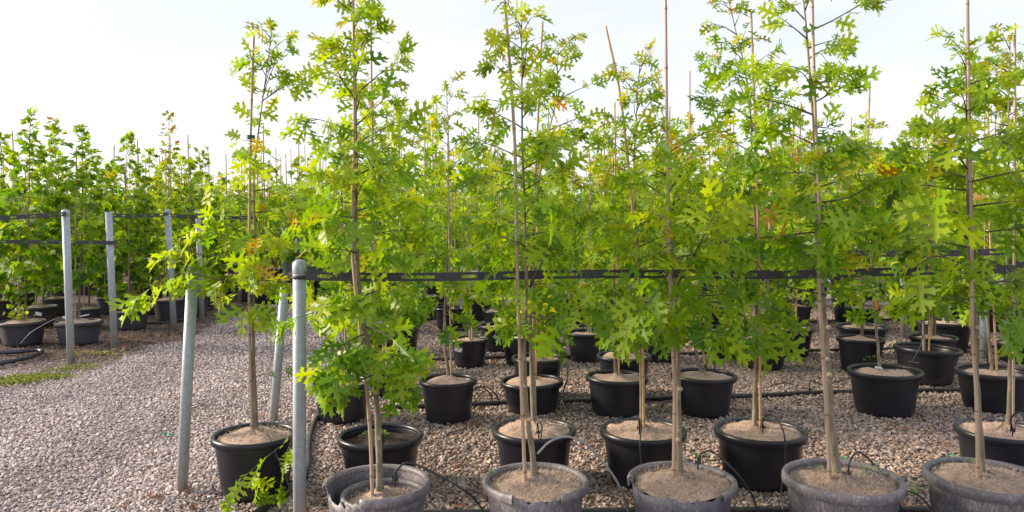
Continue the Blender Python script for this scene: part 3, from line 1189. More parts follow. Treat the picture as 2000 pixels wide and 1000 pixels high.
# ------------------------------------------------------------------ slotted straps
def strap(label, p0, p1, hgt, slots=True, group='slotted plastic support straps', pitch=.22, slot_l=.085, slot_h=.38):
    """A plastic band on edge with oblong holes, as one mesh."""
    p0, p1 = np.array(p0, float), np.array(p1, float)
    L = np.linalg.norm(p1 - p0)
    u = (p1 - p0) / L
    nrm = unit(np.cross(u, UP))
    th = .0025
    mb = MB()
    sag = lambda s: -.012 * math.sin(math.pi * min(1, s / L)) - .006 * math.sin(s * 3.1)
    def P(s, z, side):
        return u * s + UP * (z + sag(s)) + nrm * (side * th + .006 * math.sin(s * 2.3))
    # grid in s with slot openings
    cuts = [0.0]
    s = .06
    k = 0
    spans = []
    while s < L - slot_l:
        ll = slot_l * (2.1 if k % 3 == 2 else 1)
        if s + ll > L - .03:
            break
        spans.append((s, s + ll))
        s += ll + (pitch - slot_l)
        k += 1
    z = [-hgt / 2, -hgt * slot_h / 2, hgt * slot_h / 2, hgt / 2]
    xs = sorted({0.0, L, *[a for q in spans for a in (q[0], q[0] + .012, q[1] - .012, q[1])]})
    def cell(s0, s1, za0, za1, zb0, zb1):
        V = []
        for sd in (-1, 1):
            V += [P(s0, za0, sd), P(s1, zb0, sd), P(s1, zb1, sd), P(s0, za1, sd)]
        mb.add([v for v in V], [(0, 1, 2, 3), (7, 6, 5, 4), (0, 4, 5, 1), (3, 2, 6, 7), (0, 3, 7, 4), (1, 5, 6, 2)])
    for a, b in zip(xs[:-1], xs[1:]):
        sl = next((q for q in spans if q[0] - 1e-6 <= a and b <= q[1] + 1e-6), None)
        if sl is None:
            cell(a, b, z[0], z[3], z[0], z[3])
        else:
            # rounded slot ends
            ka = .35 if abs(a - sl[0]) < 1e-6 else 1
            kb = .35 if abs(b - sl[1]) < 1e-6 else 1
            cell(a, b, z[0], z[1] * ka, z[0], z[1] * kb)
            cell(a, b, z[2] * ka, z[3], z[2] * kb, z[3])
    o = mb.build('support_strap', M['strap'], smooth=False, loc=p0)
    tag(o, label, 'strap', group)
    return o

Yp = row_depth(1058)
strap('front black slotted strap running right from the capped post between the oaks', at(596, 539, Yp - .03), at(2150, 524, 4.20), .046)
strap('slotted black strap behind the tall pruned oak, second row back at the right', at(1300, 500, 6.3), at(2100, 487, 6.5), .055)
strap('light catching grey strap far behind the golden bamboo stake', at(1380, 470, 8.3), at(1760, 462, 8.5), .06)
strap('short dark strap seen just above the front one behind the capped post', at(560, 524, 6.2), at(720, 522, 6.2), .055)
strap('dark strap far right behind the rightmost oak', at(1900, 516, 6.9), at(2200, 508, 7), .055)
strap('upper slotted strap on the left posts, ending at the first post', at(-120, 426, 9.0), at(129, 419, 9.05), .052, group='straps of the left bed')
strap('lower slotted strap crossing the first and second left posts', at(-120, 466, 9.2), at(228, 475, 10.05), .050, group='straps of the left bed')
strap('upper strap between the second and the third left post', at(214, 420, 10.1), at(327, 419, 11.6), .052, group='straps of the left bed')
strap('upper strap running right from the third left post', at(328, 420, 11.7), at(500, 426, 13.0), .052, group='straps of the left bed')

# ------------------------------------------------------------------ hoses on the ground
def hose(label, px, r, mat, group=None, ends_z=None, n=60, name='irrigation_pipe', cat='pipe'):
    pts = []
    for q in px:
        z = q[2] if len(q) > 2 else 0.0
        pts.append(ground(q[0], q[1], r * .8 + z + .004))
    P = spline(pts, n)
    o = P[0].copy()
    mb = MB()
    mb.tube(P - o, r, 10)
    ob = mb.build(name, mat, loc=o)
    tag(ob, label, cat, group)
    return ob

PG = 'irrigation pipes on the gravel'
hose('thick black pipe lying across the gravel behind the third row of pots', [(745, 796), (900, 790), (1050, 784), (1200, 781), (1330, 776), (1480, 772), (1640, 765), (1900, 760), (2150, 756)], .021, M['hose'], PG)
hose('grey worn hose curving past the capped post to the leftmost right-bed pot', [(628, 800), (612, 830), (603, 870), (600, 915), (570, 955), (500, 1003), (430, 1040)], .022, M['hose'], PG)
hose('black pipe along the bottom edge between the torn pots', [(560, 1012), (780, 1004), (1000, 1000), (1220, 998), (1500, 996), (1790, 995), (2120, 992)], .020, M['hose'], PG)
hose('thin black pipe two rows back, behind the pot with the white tag', [(770, 706), (900, 700), (1000, 697), (1120, 696), (1330, 691), (1480, 686), (1640, 683), (1770, 680), (1960, 676)], .020, M['hose'], PG)
hose('black pipe three rows back under the oak foliage', [(860, 645), (1000, 640), (1200, 636), (1500, 630), (1800, 622)], .020, M['hose'], PG)
hose('dark blue hose looped on the ground left of the first left post', [(-60, 690), (20, 688), (70, 684), (82, 687), (60, 697), (10, 708), (-60, 722)], .026, M['blue_hose'], PG)
hose('dark hose along the foot of the left pots behind the third post', [(282, 630), (320, 630), (355, 624), (385, 613), (420, 600), (440, 592)], .024, M['blue_hose'], PG)

def drip(label, pts, r=.0048, mat='hose', emitter=True, group='thin drip tubes feeding the pots', n=40):
    """pts: (px, py, Y)"""
    P = spline([at(*p) for p in pts], n)
    o = P[0].copy()
    mb = MB()
    mb.tube(P - o, r, 7)
    ob = mb.build('drip_tube', M[mat], loc=o)
    tag(ob, label, 'drip tube', group)
    if emitter:
        e = MB()
        e.tube([(0, 0, -.035), (0, 0, .012)], [.004, .006], 7)
        e.tube([(0, 0, .0), (0, 0, .012)], [.013, .013], 8)
        for s in (-1, 1):
            e.box((s * .014, 0, .012), (.004, .004, .04))
            e.box((0, s * .014, .010), (.004, .004, .03))
        e.build('dripper', M['hose'], ob, smooth=False)
    return ob

# ------------------------------------------------------------------ front two rows
BA, GO = 'bamboo', 'gold_bamboo'

def extra_A0(c, Y, rng, leaf):
    for pts in ([(512, 190, Y), (535, 130, Y - .05), (565, 90, Y - .05)], [(510, 200, Y), (550, 170, Y + .05), (585, 165, Y)], [(520, 150, Y), (505, 125, Y - .05), (482, 120, Y)]):
        P = spline([at(*p) for p in pts], 6)
        c.branches.append((P, np.linspace(.003, .0012, len(P)), P[0]))
        i0 = len(c.leaves)
        c.dress(P, .4, leaf, .035, 6, rng, .8)
        for l in c.leaves[i0:]:
            l[4] = float(rng.uniform(.4, .85))
    # low sprig hanging in front of the pot
    for pts in ([(612, 800, Y - .15), (575, 850, Y - .34), (520, 893, Y - .40), (452, 955, Y - .42)], [(520, 893, Y - .40), (500, 925, Y - .42), (508, 965, Y - .42)],
                [(575, 850, Y - .34), (560, 885, Y - .36), (548, 945, Y - .38)]):
        P = spline([at(*p) for p in pts], 6)
        c.branches.append((P, np.linspace(.003, .0012, len(P)), P[0]))
        i0 = len(c.leaves)
        c.dress(P, .35, leaf * .78, .05, 3, rng, 0)
        for l in c.leaves[i0:]:
            l[4] = float(rng.uniform(.4, .8))
    # low branch reaching left over the lane
    for pts in ([(494, 560, Y), (420, 545, Y - .1), (350, 535, Y - .15), (275, 575, Y - .2)], [(494, 600, Y), (440, 575, Y + .1), (400, 500, Y + .1), (340, 490, Y + .05)], [(492, 470, Y), (450, 440, Y), (415, 425, Y)]):
        P = spline([at(*p) for p in pts], 8)
        c.branches.append((P, np.linspace(.006, .0015, len(P)), P[0]))
        i0 = len(c.leaves)
        c.dress(P, .9, leaf, .046, 6, rng, 0, .25)
        for l in c.leaves[i0:]:
            l[4] = float(rng.uniform(.5, .95))
    P = spline([at(*p) for p in ((500, 735, Y), (530, 728, Y - .05), (555, 722, Y - .1))], 5)
    c.branches.append((P, np.linspace(.0025, .001, len(P)), P[0]))
    c.dress(P, .15, leaf * .55, .05, 2, rng, 0)

def extra_A1(c, Y, rng, leaf):
    for pts in ([(712, 660, Y), (690, 700, Y - .15), (655, 730, Y - .2)], [(733, 730, Y), (700, 745, Y - .1), (685, 760, Y - .1)], [(735, 720, Y), (770, 740, Y - .1), (790, 760, Y - .1)], [(730, 610, Y), (640, 605, Y - .2), (556, 628, Y - .25)]):
        P = spline([at(*p) for p in pts], 6)
        c.branches.append((P, np.linspace(.005, .0012, len(P)), P[0]))
        i0 = len(c.leaves)
        c.dress(P, .35, leaf * .9, .05, 4, rng, 0)
        for l in c.leaves[i0:]:
            l[4] = float(rng.uniform(.25, .7))

def limb(pts_px, n=8, L=.4, r=.006, gap=.045, cl=6, tint=(.3, .8), sc=1.0):
    def f(c, Y, rng, leaf):
        P = spline([at(px, py, Y + dy) for px, py, dy in pts_px], n)
        c.branches.append((P, np.linspace(r, .0014, len(P)), P[0]))
        i0 = len(c.leaves)
        c.dress(P, L, leaf * sc, gap, cl, rng, 0, .35)
        for l in c.leaves[i0:]:
            l[4] = float(rng.uniform(*tint))
    return f

def extras(*fs):
    def g(c, Y, rng, leaf):
        for f in fs:
            f(c, Y, rng, leaf)
    return g

potted_oak('oak in black pot beside the lane, a leafy sprig hanging over its rim', 500, 166, 846, 960, 2,
           [(528, 62), (516, 150), (505, 230), (495, 330), (496, 480), (493, 600), (494, 700), (500, 858)], [([(498, 68), (491, 300), (489, 600), (495, 852)], BA, -.02)],
           [(55, 515, 555), (110, 490, 570), (190, 475, 580), (215, 500, 515), (235, 485, 505), (285, 450, 520), (320, 440, 585), (350, 415, 592), (420, 405, 592), (480, 385, 590), (560, 370, 580), (600, 430, 540)],
           seed=1, extra=extra_A0, ties=((490, 268, 'dark_tape'), (493, 575, 'dark_tape')), tint=(.5, .95), warm=.05, spacing=.085, gap=.06, keep=.8, leaf=.14, trunk_r=.016, dome=.05)

potted_oak('oak in torn grey pot at the front left, a second pot nested inside it', 738, 213, 940, 1082, 1,
           [(668, -70), (690, 60), (698, 230), (697, 420), (703, 540), (716, 640), (732, 720), (738, 820), (742, 950)], [([(696, -30), (699, 250), (700, 480), (715, 640), (733, 820), (739, 950)], BA, -.035)],
           [(-60, 630, 720), (-10, 632, 745), (40, 625, 780), (130, 612, 802), (230, 602, 800), (330, 600, 805), (430, 610, 830), (520, 625, 850), (560, 615, 860), (600, 545, 878), (660, 580, 872), (705, 615, 850), (745, 680, 770)],
           seed=2, pot_mat='old_pot', torn=(196, 262, .035), inner_pot=True, drop=.045, extra=extra_A1, tint=(.22, .78), warm=.02, spacing=.058, leaf=.138, cuts=((735, 770), (738, 860), (728, 735)))

potted_oak('oak in grey pot with a gap in its front rim beside a pale arching tube', 1046, 212, 936, 1080, 1,
           [(1018, 40), (1018, 150), (1022, 330), (1030, 560), (1026, 700), (1032, 800), (1038, 870), (1045, 932)], [([(990, 8), (1001, 150), (1010, 300), (1020, 560), (1029, 800), (1036, 930)], BA, -.035)],
           [(8, 960, 1040), (60, 950, 1050), (110, 930, 1060), (200, 912, 1090), (300, 900, 1110), (400, 905, 1120), (500, 925, 1125), (560, 985, 1130), (610, 1010, 1115), (650, 1020, 1100)],
           seed=3, pot_mat='old_pot', torn=(243, 296, .019), drop=.033, dome=.03, tint=(.25, .82), warm=.03, spacing=.054, leaf=.134, cuts=((1030, 690), (1033, 752), (1033, 812), (1022, 590)),
           extra=extras(limb([(1040, 610, 0), (1090, 625, -.15), (1130, 600, -.25)]), limb([(1035, 560, 0), (1075, 480, -.2), (1105, 420, -.3)])))

potted_oak('oak in grey pot missing most of its front rim, middle of the front row', 1330, 215, 934, 1080, 1,
           [(1308, 260), (1309, 350), (1316, 480), (1322, 600), (1326, 760), (1329, 928)], [([(1301, -25), (1305, 300), (1317, 600), (1324, 760), (1323, 800)], BA, -.032)],
           [(255, 1285, 1385), (300, 1260, 1400), (350, 1245, 1430), (450, 1232, 1455), (540, 1225, 1490), (600, 1170, 1500), (640, 1220, 1520), (665, 1300, 1480)],
           seed=4, pot_mat='old_pot', torn=(178, 305, .017), drop=.029, dome=.04, front_drop=.006, tint=(.22, .78), warm=.035, spacing=.05, leaf=.152, ties=((1324, 615, 'green_tape'),), cuts=((1326, 775), (1328, 850)),
           extra=extras(limb([(1325, 598, 0), (1400, 590, -.1), (1450, 615, -.2), (1480, 655, -.25)], L=.5), limb([(1322, 560, 0), (1370, 470, -.3), (1395, 420, -.4)], tint=(.6, .99)), limb([(1318, 500, 0), (1290, 560, -.3), (1250, 610, -.35)])))

potted_oak('tall pruned oak in whole dusty grey pot with green weeds, front row right', 1642, 230, 930, 1084, 1,
           [(1575, -60), (1585, 70), (1596, 230), (1603, 400), (1606, 520), (1614, 640), (1621, 760), (1628, 850), (1640, 935)], [([(1584, -20), (1590, 200), (1598, 400), (1603, 560), (1615, 760), (1627, 930)], BA, -.036)],
           [(-60, 1500, 1690), (0, 1482, 1708), (60, 1485, 1705), (110, 1500, 1680), (200, 1445, 1672), (300, 1425, 1680), (350, 1430, 1760), (420, 1450, 1790), (480, 1470, 1750), (530, 1500, 1660), (560, 1540, 1640)],
           seed=5, pot_mat='old_pot', drop=.045, dome=.03, tint=(.2, .75), warm=.03, warm_top=.08, spacing=.058, leaf=.134, rise=(0, 40), cuts=((1620, 645), (1615, 560), (1617, 700), (1620, 735)),
           extra=extras(limb([(1612, 576, 0), (1560, 565, -.1), (1510, 550, -.15), (1470, 505, -.2)], L=.3), limb([(1605, 395, 0), (1660, 385, -.1), (1720, 352, -.15), (1760, 345, -.2)], L=.35)), trunk_r=.023)

potted_oak('oak with a crooked pruned stem in dusty grey pot at the far right front', 1924, 232, 928, 1082, 1,
           [(1882, 95), (1886, 200), (1889, 450), (1896, 560), (1908, 640), (1906, 720), (1912, 820), (1920, 920)], [([(1884, -25), (1887, 200), (1892, 450), (1899, 640), (1907, 780), (1912, 905)], BA, -.04)],
           [(85, 1855, 1935), (130, 1828, 1960), (180, 1745, 2010), (250, 1690, 2050), (330, 1690, 2080), (420, 1740, 2080), (500, 1735, 2060), (580, 1765, 2000), (630, 1830, 1965)],
           seed=6, pot_mat='old_pot', drop=.03, dome=.03, tint=(.2, .85), warm=.02, warm_top=.06, spacing=.052, leaf=.148, cuts=((1908, 650), (1906, 640)),
           extra=extras(limb([(1890, 520, 0), (1830, 500, -.35), (1790, 520, -.4)], tint=(.6, .99)), limb([(1890, 470, 0), (1860, 420, -.4), (1820, 400, -.5)], tint=(.5, .95))))

# second row
potted_oak('oak in black pot of dark bare soil with small weeds, behind the nested torn pot', 744, 168, 848, 944, 2,
           [(729, 210), (731, 350), (734, 560), (736, 720), (742, 850)], [([(728, 190), (731, 400), (735, 600), (742, 845)], BA, -.03)],
           [(200, 690, 790), (300, 650, 850), (400, 650, 860), (500, 665, 885), (580, 690, 880), (640, 720, 860)], seed=11, soil='soil', drop=.05, dome=.015, tint=(.2, .7), spacing=.075, leaf=.13)
potted_oak('oak in black pot with a torn fibre mat, behind the pot with the pale tube', 1043, 166, 836, 935, 2,
           [(1098, 95), (1090, 200), (1060, 330), (1042, 500), (1040, 650), (1045, 830)], [([(1060, 40), (1052, 200), (1042, 500), (1046, 835)], BA, .03)],
           [(88, 1075, 1135), (130, 1060, 1152), (200, 1040, 1165), (300, 1020, 1150), (400, 950, 1150), (500, 940, 1150), (580, 965, 1120), (620, 990, 1090)], seed=12, drop=.02, dome=.05, tint=(.2, .7), spacing=.075, leaf=.13)
potted_oak('oak with a golden bamboo cane leaning left, in black pot second row centre', 1255, 170, 838, 938, 2,
           [(1250, 125), (1245, 200), (1238, 350), (1246, 500), (1250, 620), (1254, 840)], [([(1182, 53), (1212, 200), (1238, 450), (1252, 640), (1257, 838)], GO, -.03)],
           [(115, 1215, 1290), (160, 1190, 1285), (200, 1170, 1312), (300, 1140, 1330), (400, 1130, 1350), (500, 1130, 1330), (600, 1150, 1310), (650, 1190, 1290)], seed=13, drop=.02, tint=(.2, .72), spacing=.075, leaf=.13, warm=.05)
potted_oak('oak with an upright golden cane in black pot, second row right of centre', 1483, 179, 838, 940, 2,
           [(1420, -30), (1440, 60), (1462, 150), (1473, 300), (1478, 500), (1476, 700), (1474, 836)], [([(1465, 25), (1475, 300), (1481, 560), (1484, 838)], GO, -.02)],
           [(-20, 1395, 1450), (40, 1398, 1490), (100, 1370, 1520), (140, 1340, 1520), (250, 1375, 1560), (350, 1330, 1580), (450, 1320, 1600), (550, 1400, 1620), (620, 1410, 1590), (650, 1440, 1560)], seed=14, drop=.02, tint=(.15, .7), spacing=.07, leaf=.132, warm_top=.35)
potted_oak('oak with a thin straight stake in black pot at the right edge, second row', 1952, 166, 838, 935, 2,
           [(1975, 80), (1972, 200), (1970, 400), (1968, 600), (1972, 700), (1968, 838)], [([(1978, 47), (1978, 300), (1976, 600), (1975, 835)], BA, -.02)],
           [(65, 1935, 2005), (120, 1915, 2030), (200, 1900, 2060), (300, 1890, 2070), (400, 1880, 2080), (500, 1890, 2080), (600, 1910, 2050), (640, 1930, 2030)], seed=15, drop=.02, tint=(.15, .65), spacing=.075, leaf=.13)

# ------------------------------------------------------------------ third and fourth rows
def std(cx, ry, top, half, bot=None):
    b = bot or ry - 95
    return [(top, cx - half * .35, cx + half * .35), (top + (b - top) * .2, cx - half * .75, cx + half * .75), (top + (b - top) * .5, cx - half, cx + half),
            (top + (b - top) * .8, cx - half, cx + half), (b, cx - half * .5, cx + half * .5)]

MID = [  # label, cx, w, ry, by, level, crown top, half width, stake top, stake material, lean, bottom
    ('oak in black pot beside the grey hose, behind the nested torn pot', 669, 118, 745, 818, 3, 270, 75, 250, BA, 0, 690),
    ('oak in black pot with a mounded tan mat, behind the front strap', 876, 114, 740, 818, 3, 170, 68, 225, BA, -4, 640),
    ('oak in black pot directly behind the oak with the torn fibre mat', 1040, 125, 742, 800, 3, 270, 70, 250, BA, 4, 640),
    ('oak with stem and stake side by side in black pot, third row centre', 1203, 122, 734, 805, 3, 250, 72, 200, BA, -6, 660),
    ('oak in black pot with a glossy inner wall, right of the green-taped stem', 1373, 128, 730, 805, 3, 240, 75, 140, BA, -30, 660),
    ('leaning stakeless oak with an orange tag, in black pot at the right', 1727, 139, 722, 804, 3, 270, 80, None, BA, -14, 610),
    ('oak in black pot behind the crooked pruned stem', 1940, 138, 722, 796, 3, 120, 75, 118, BA, -16, 600),
    ('oak in tilted empty-looking black pot right of the orange-tagged oak', 1807, 122, 678, 745, 3, 250, 70, 290, BA, 0, 600),
    ('oak in black pot with a white tag on its side', 917, 76, 661, 714, 4, 280, 55, 260, BA, -8, 590),
    ('oak in low black pot behind the third-row centre pots', 1050, 104, 697, 775, 4, 300, 62, 290, BA, -4, 620),
    ('oak in black pot whose rim peeks over the stem-and-stake pot', 1218, 108, 693, 770, 4, 290, 62, 280, BA, -3, 640),
    ('oak in black pot half hidden behind the dark-soil pot', 750, 70, 712, 768, 4, 300, 55, 270, BA, -6, 650),
    ('oak in black pot with golden soil light, fifth row left of centre', 974, 78, 634, 683, 4, 310, 50, 300, BA, 0, 580),
    ('oak in dusty black pot left of the bamboo pair, fifth row', 1016, 74, 656, 710, 4, 300, 52, 300, BA, 4, 590),
    ('oak in black pot with a thin stake, right of the low bamboo pair', 1148, 88, 648, 703, 4, 300, 55, 290, BA, 0, 590),
    ('oak in black pot under the dark foliage, left of the green tape', 1288, 76, 645, 705, 4, 300, 55, 300, BA, 6, 590),
    ('oak in black pot under the dark foliage, right of the green tape', 1420, 78, 640, 697, 4, 300, 55, 280, BA, -4, 590),
    ('oak in black pot left of the tall pruned stem, fifth row', 1547, 80, 641, 694, 4, 280, 55, 270, BA, 5, 590),
    ('oak in black pot just right of the tall pruned stem, fifth row', 1682, 96, 636, 695, 4, 280, 60, 290, BA, -8, 575),
    ('oak in broad black pot near the two grey posts', 1843, 104, 627, 684, 4, 260, 65, 290, BA, 4, 570),
    ('oak in black pot at the right edge, fifth row', 1992, 90, 670, 705, 4, 230, 60, 250, BA, 0, 600),
    ('oak in black pot far behind the oak with the white tag', 880, 66, 600, 640, 4, 310, 45, 300, BA, 3, 555),
    ('oak in black pot framed by leaves left of the pale-tube oak', 975, 66, 606, 650, 4, 320, 45, 300, BA, 2, 550),
    ('oak in black pot far back, left of the fourth-row stem', 1114, 64, 582, 632, 4, 320, 45, 300, BA, 0, 545),
]
for i, (lab, cx, w, ry, by, lv, top, half, stop, sm, lean, bot) in enumerate(MID):
    r = random.Random(50 + i)
    tx = cx + lean
    tr = [(tx + r.uniform(-5, 5), top + 8), (tx + r.uniform(-4, 4), (top + bot) / 2), (cx + lean * .6 + r.uniform(-3, 3), bot), (cx + r.uniform(-4, 4), ry + 4)]
    st = [] if stop is None else [([(tx + 3, stop), (tx + 6, (stop + ry) / 2), (cx + 6, ry + 4)], sm if r.random() < .6 else GO, -.02)]
    if lv == 3 and 'leaning' in lab:
        tr = [(1695, top + 8), (1700, 450), (1708, 600), (1716, 690), (1718, 726)]
    ties = ((tx, bot - 40, 'dark_tape'),) if i % 2 else ((tx, (top + bot) / 2, 'green_tape'),)
    root, g, Y, D, h = potted_oak(lab, cx, w, ry, by, lv, tr, st, std(tx, ry, top, half, bot), seed=100 + i, drop=r.uniform(.015, .05) if 'empty' not in lab else .12, dome=r.uniform(.015, .04),
               tint=(.2, .75), spacing=.085 if lv == 3 else .11, gap=.06 if lv == 3 else .075, leaf=.15 if lv == 3 else .15, warm=.012, ties=ties, tilt=(0, r.uniform(-2.5, 2.5)) if lv == 3 else None)
    if 'white tag' in lab:
        b = MB()
        p = at(895, 683, Y - D * .47) - g
        b.box(p, (.085, .003, .045), Matrix.Rotation(.25, 3, 'Y'))
        b.build('tag', M['white_tag'], root, smooth=False)
    if 'orange' in lab:
        b = MB()
        p = at(1711, 592, Y - .03) - g
        b.box(p, (.028, .003, .125), Matrix.Rotation(-.1, 3, 'Y'))
        b.build('tag', M['orange_tag'], root, smooth=False)
        b = MB()
        p = at(1716, 718, Y - .10) - g
        b.box(p, (.05, .03, .012), Matrix.Rotation(.2, 3, 'Y'))
        b.build('label_stick', M['white_tag'], root, smooth=False)

# ------------------------------------------------------------------ left bed, front trees one by one
LEFTG = 'potted trees in the bed left of the lane'
LEFT = [  # label, cx, w, ry, by, species, crown top, half, bottom, stem top x, stake top, level
    ('maple in charcoal pot with basal shoots at the left edge, tag on its stem', 45, 86, 627, 672, 'maple', 235, 62, 560, 60, 330, 3),
    ('tree with twin stems in charcoal pot with white tags, behind the first post', 155, 87, 627, 670, 'maple', 258, 62, 545, 158, 290, 3),
    ('maple in charcoal pot between the second and third left posts', 258, 66, 606, 642, 'maple', 270, 52, 560, 250, 330, 3),
    ('red-tipped pear in dark pot right of the third left post', 331, 62, 584, 625, 'pear', 232, 36, 545, 331, 290, 3),
    ('maple in dark pot behind the basal-shoot maple', 78, 66, 598, 636, 'maple', 245, 50, 545, 104, 330, 4),
    ('maple in dark pot behind the twin-stemmed tree', 172, 52, 602, 640, 'maple', 300, 45, 545, 178, 310, 4),
    ('dark pot maple cut by the left frame edge', -4, 56, 586, 630, 'maple', 270, 48, 545, 2, 330, 4),
    ('maple in dark pot nearest the far end of the lane', 403, 46, 570, 598, 'maple', 300, 42, 540, 396, 300, 4),
    ('maple in dark pot between the second left post and the pear', 288, 46, 582, 612, 'maple', 300, 42, 540, 292, 320, 4),
    ('far maple in dark pot behind the fourth left post', 360, 44, 572, 604, 'maple', 310, 42, 540, 362, 320, 4),
    ('maple in dark pot seen through the gap left of the first post', 108, 50, 582, 615, 'maple', 300, 45, 540, 112, 330, 4),
    ('maple in dark pot behind the second left post', 212, 46, 580, 612, 'maple', 330, 45, 540, 214, 330, 4),
]
for i, (lab, cx, w, ry, by, sp, top, half, bot, tx, stop, lv) in enumerate(LEFT):
    r = random.Random(80 + i)
    tr = [(tx, top), (tx + r.uniform(-4, 4), (top + bot) / 2), (cx + (tx - cx) * .4, bot), (cx + r.uniform(-3, 3), ry + 3)]
    st = [([(tx - 6, stop), (cx - 5, (stop + ry) / 2), (cx - 6, ry + 3)], BA, -.03)]
    bot += 28
    pr = std(tx, ry, top, half, bot)
    pr[0] = (top, tx - 8, tx + 8)
    pr[1] = (pr[1][0], tx - half * .5, tx + half * .5)
    root, g, Y, D, h = potted_oak(lab, cx, w, ry, by, lv, tr, st, pr, group=LEFTG, seed=200 + i, pot_mat='left_pot', species=sp, kind='maple' if sp == 'maple' else 'pear',
               leaf=.155 if sp == 'maple' else .13, spacing=.075, gap=.05, tint=(.15, .85) if sp == 'maple' else (.3, .8), warm=.015, warm_top=.10 if sp == 'maple' else .7, rise=(20, 62), drop=.02, droop=.3)
    if i == 1:
        for k, (px, py, rx) in enumerate(((75 + 55, 622, .5), (165, 616, -.2))):
            b = MB()
            b.box(at(px, py, Y - .28) - g, (.10, .05, .012), Matrix.Rotation(rx, 3, 'Y'))
            b.build('tag', M['white_tag'], root, smooth=False)
    if i == 0:
        b = MB()
        b.box(at(38, 545, Y - .04) - g, (.05, .006, .085))
        b.build('tag', M['white_tag'], root, smooth=False)
        lv_ = []
        rg = np.random.default_rng(5)
        for q in range(60):
            p = at(40 + rg.normal(0, 13), 600 + rg.normal(0, 16), Y + rg.normal(0, .08)) - g
            d = unit(rg.normal(0, 1, 3) + UP * .3)
            nr = unit(np.cross(d, rg.normal(0, 1, 3)))
            lv_.append((p, d, nr, .07, rg.uniform(.5, .9), 0, q))
        o = link('basal_shoot', leaves_mesh('basal_shoot', 'pear', M['pear_leaf'], lv_), root)
        o['kind'] = 'stuff'
    if i == 4:
        b = MB()
        b.box(at(75, 613, Y - .33) - g, (.10, .004, .05), Matrix.Rotation(.2, 3, 'Y'))
        b.build('tag', M['white_tag'], root, smooth=False)

# ------------------------------------------------------------------ farther trees: a few of each kind, copied
def proto(species, seed, height):
    rng = np.random.default_rng(seed)
    lm = M[species + '_leaf']
    kind = {'oak': 'oak_far', 'maple': 'maple_far', 'pear': 'pear'}[species]
    root = empty('potted_' + species, (0, 0, 0), 'proto', 'potted tree', '')
    body, rim = pot_meshes(.55, .37, 18, None, seed, False)
    pm = M['pot' if species == 'oak' else 'left_pot']
    pot = body.build('pot', pm, root)
    rim.build('rim', pm, pot)
    mat_mesh(.55, .37, .03, seed, 14, .03, 3).build('coir_mat', M['coir'], root)
    lean = rng.normal(0, .05, 2)
    z = np.linspace(.33, height, 9)
    stem = np.stack([lean[0] * (z / height) ** 2 + rng.normal(0, .01, 9), lean[1] * (z / height) ** 2 + rng.normal(0, .01, 9), z], 1)
    W = {'oak': .42, 'maple': .40, 'pear': .32}[species]
    b = (.80 if species == 'oak' else .42) + rng.uniform(-.1, .15)
    prof = [(b, -W * .5, W * .5), (b + .3, -W, W), (b + .9, -W, W), (b + 1.4, -W * .7, W * .7), (height - .3, -W * .4, W * .4), (height, -W * .2, W * .2)]
    c = Crown(stem, prof, rng, spacing=.10, leaf=.165 if species != 'pear' else .13, gap=.06, rise=(5, 45) if species == 'oak' else (22, 62), tint=(.22, .88), warm=.02, warm_top=.12 if species != 'pear' else .3, droop=1 if species == 'oak' else .3)
    mb = MB()
    mb.tube(stem, np.linspace(.02, .005, 9), 6)
    for pts, rad, _ in c.branches:
        if len(pts) > 3:
            mb.tube(pts[::2], rad[::2] * 1.2, 3, cap=False)
    mb.build('trunk', M['bark' if species == 'oak' else 'maple_bark'], root)
    st = MB()
    hs = height + rng.uniform(-.05, .75)
    q = np.linspace(.3, hs, 40)
    ring = np.exp(-(((q / .29) % 1 - .5) / .05) ** 2)
    sp = np.stack([.03 + lean[0] * .7 * (q / hs) ** 2, -.03 + 0 * q, q], 1)
    st.tube(sp, .0115 * (1 + .15 * ring), 6)
    st.build('bamboo_stake', M['bamboo'], root)
    fo = link('foliage', leaves_mesh('foliage', kind, lm, c.leaves), root)
    fo['kind'] = 'stuff'
    return root

def copy_tree(root):
    c = root.copy()
    COL.objects.link(c)
    for ch in list(root.children):
        d = ch.copy()
        COL.objects.link(d)
        d.parent = c
        for g in list(ch.children):
            e = g.copy()
            COL.objects.link(e)
            e.parent = d
    return c

PROTO = {'oak': [proto('oak', 500 + i, h) for i, h in enumerate((2.62, 2.8, 2.5, 2.9, 2.68))],
         'maple': [proto('maple', 520 + i, h) for i, h in enumerate((2.35, 2.2, 2.55, 2.3))],
         'pear': [proto('pear', 540 + i, h) for i, h in enumerate((2.25, 2.45))]}
used = set()
def place(species, x, y, label, group, rng):
    lst = PROTO[species]
    k = rng.randrange(len(lst))
    p = lst[k]
    if p.name in used:
        o = copy_tree(p)
    else:
        o = p
        used.add(p.name)
    o.location = (x, y, 0)
    o.rotation_euler = (0, 0, rng.uniform(0, 6.28))
    s = rng.uniform(.92, 1.10)
    o.scale = (s, s, s * rng.uniform(.95, 1.08))
    tag(o, label, 'potted tree', group)
    return o

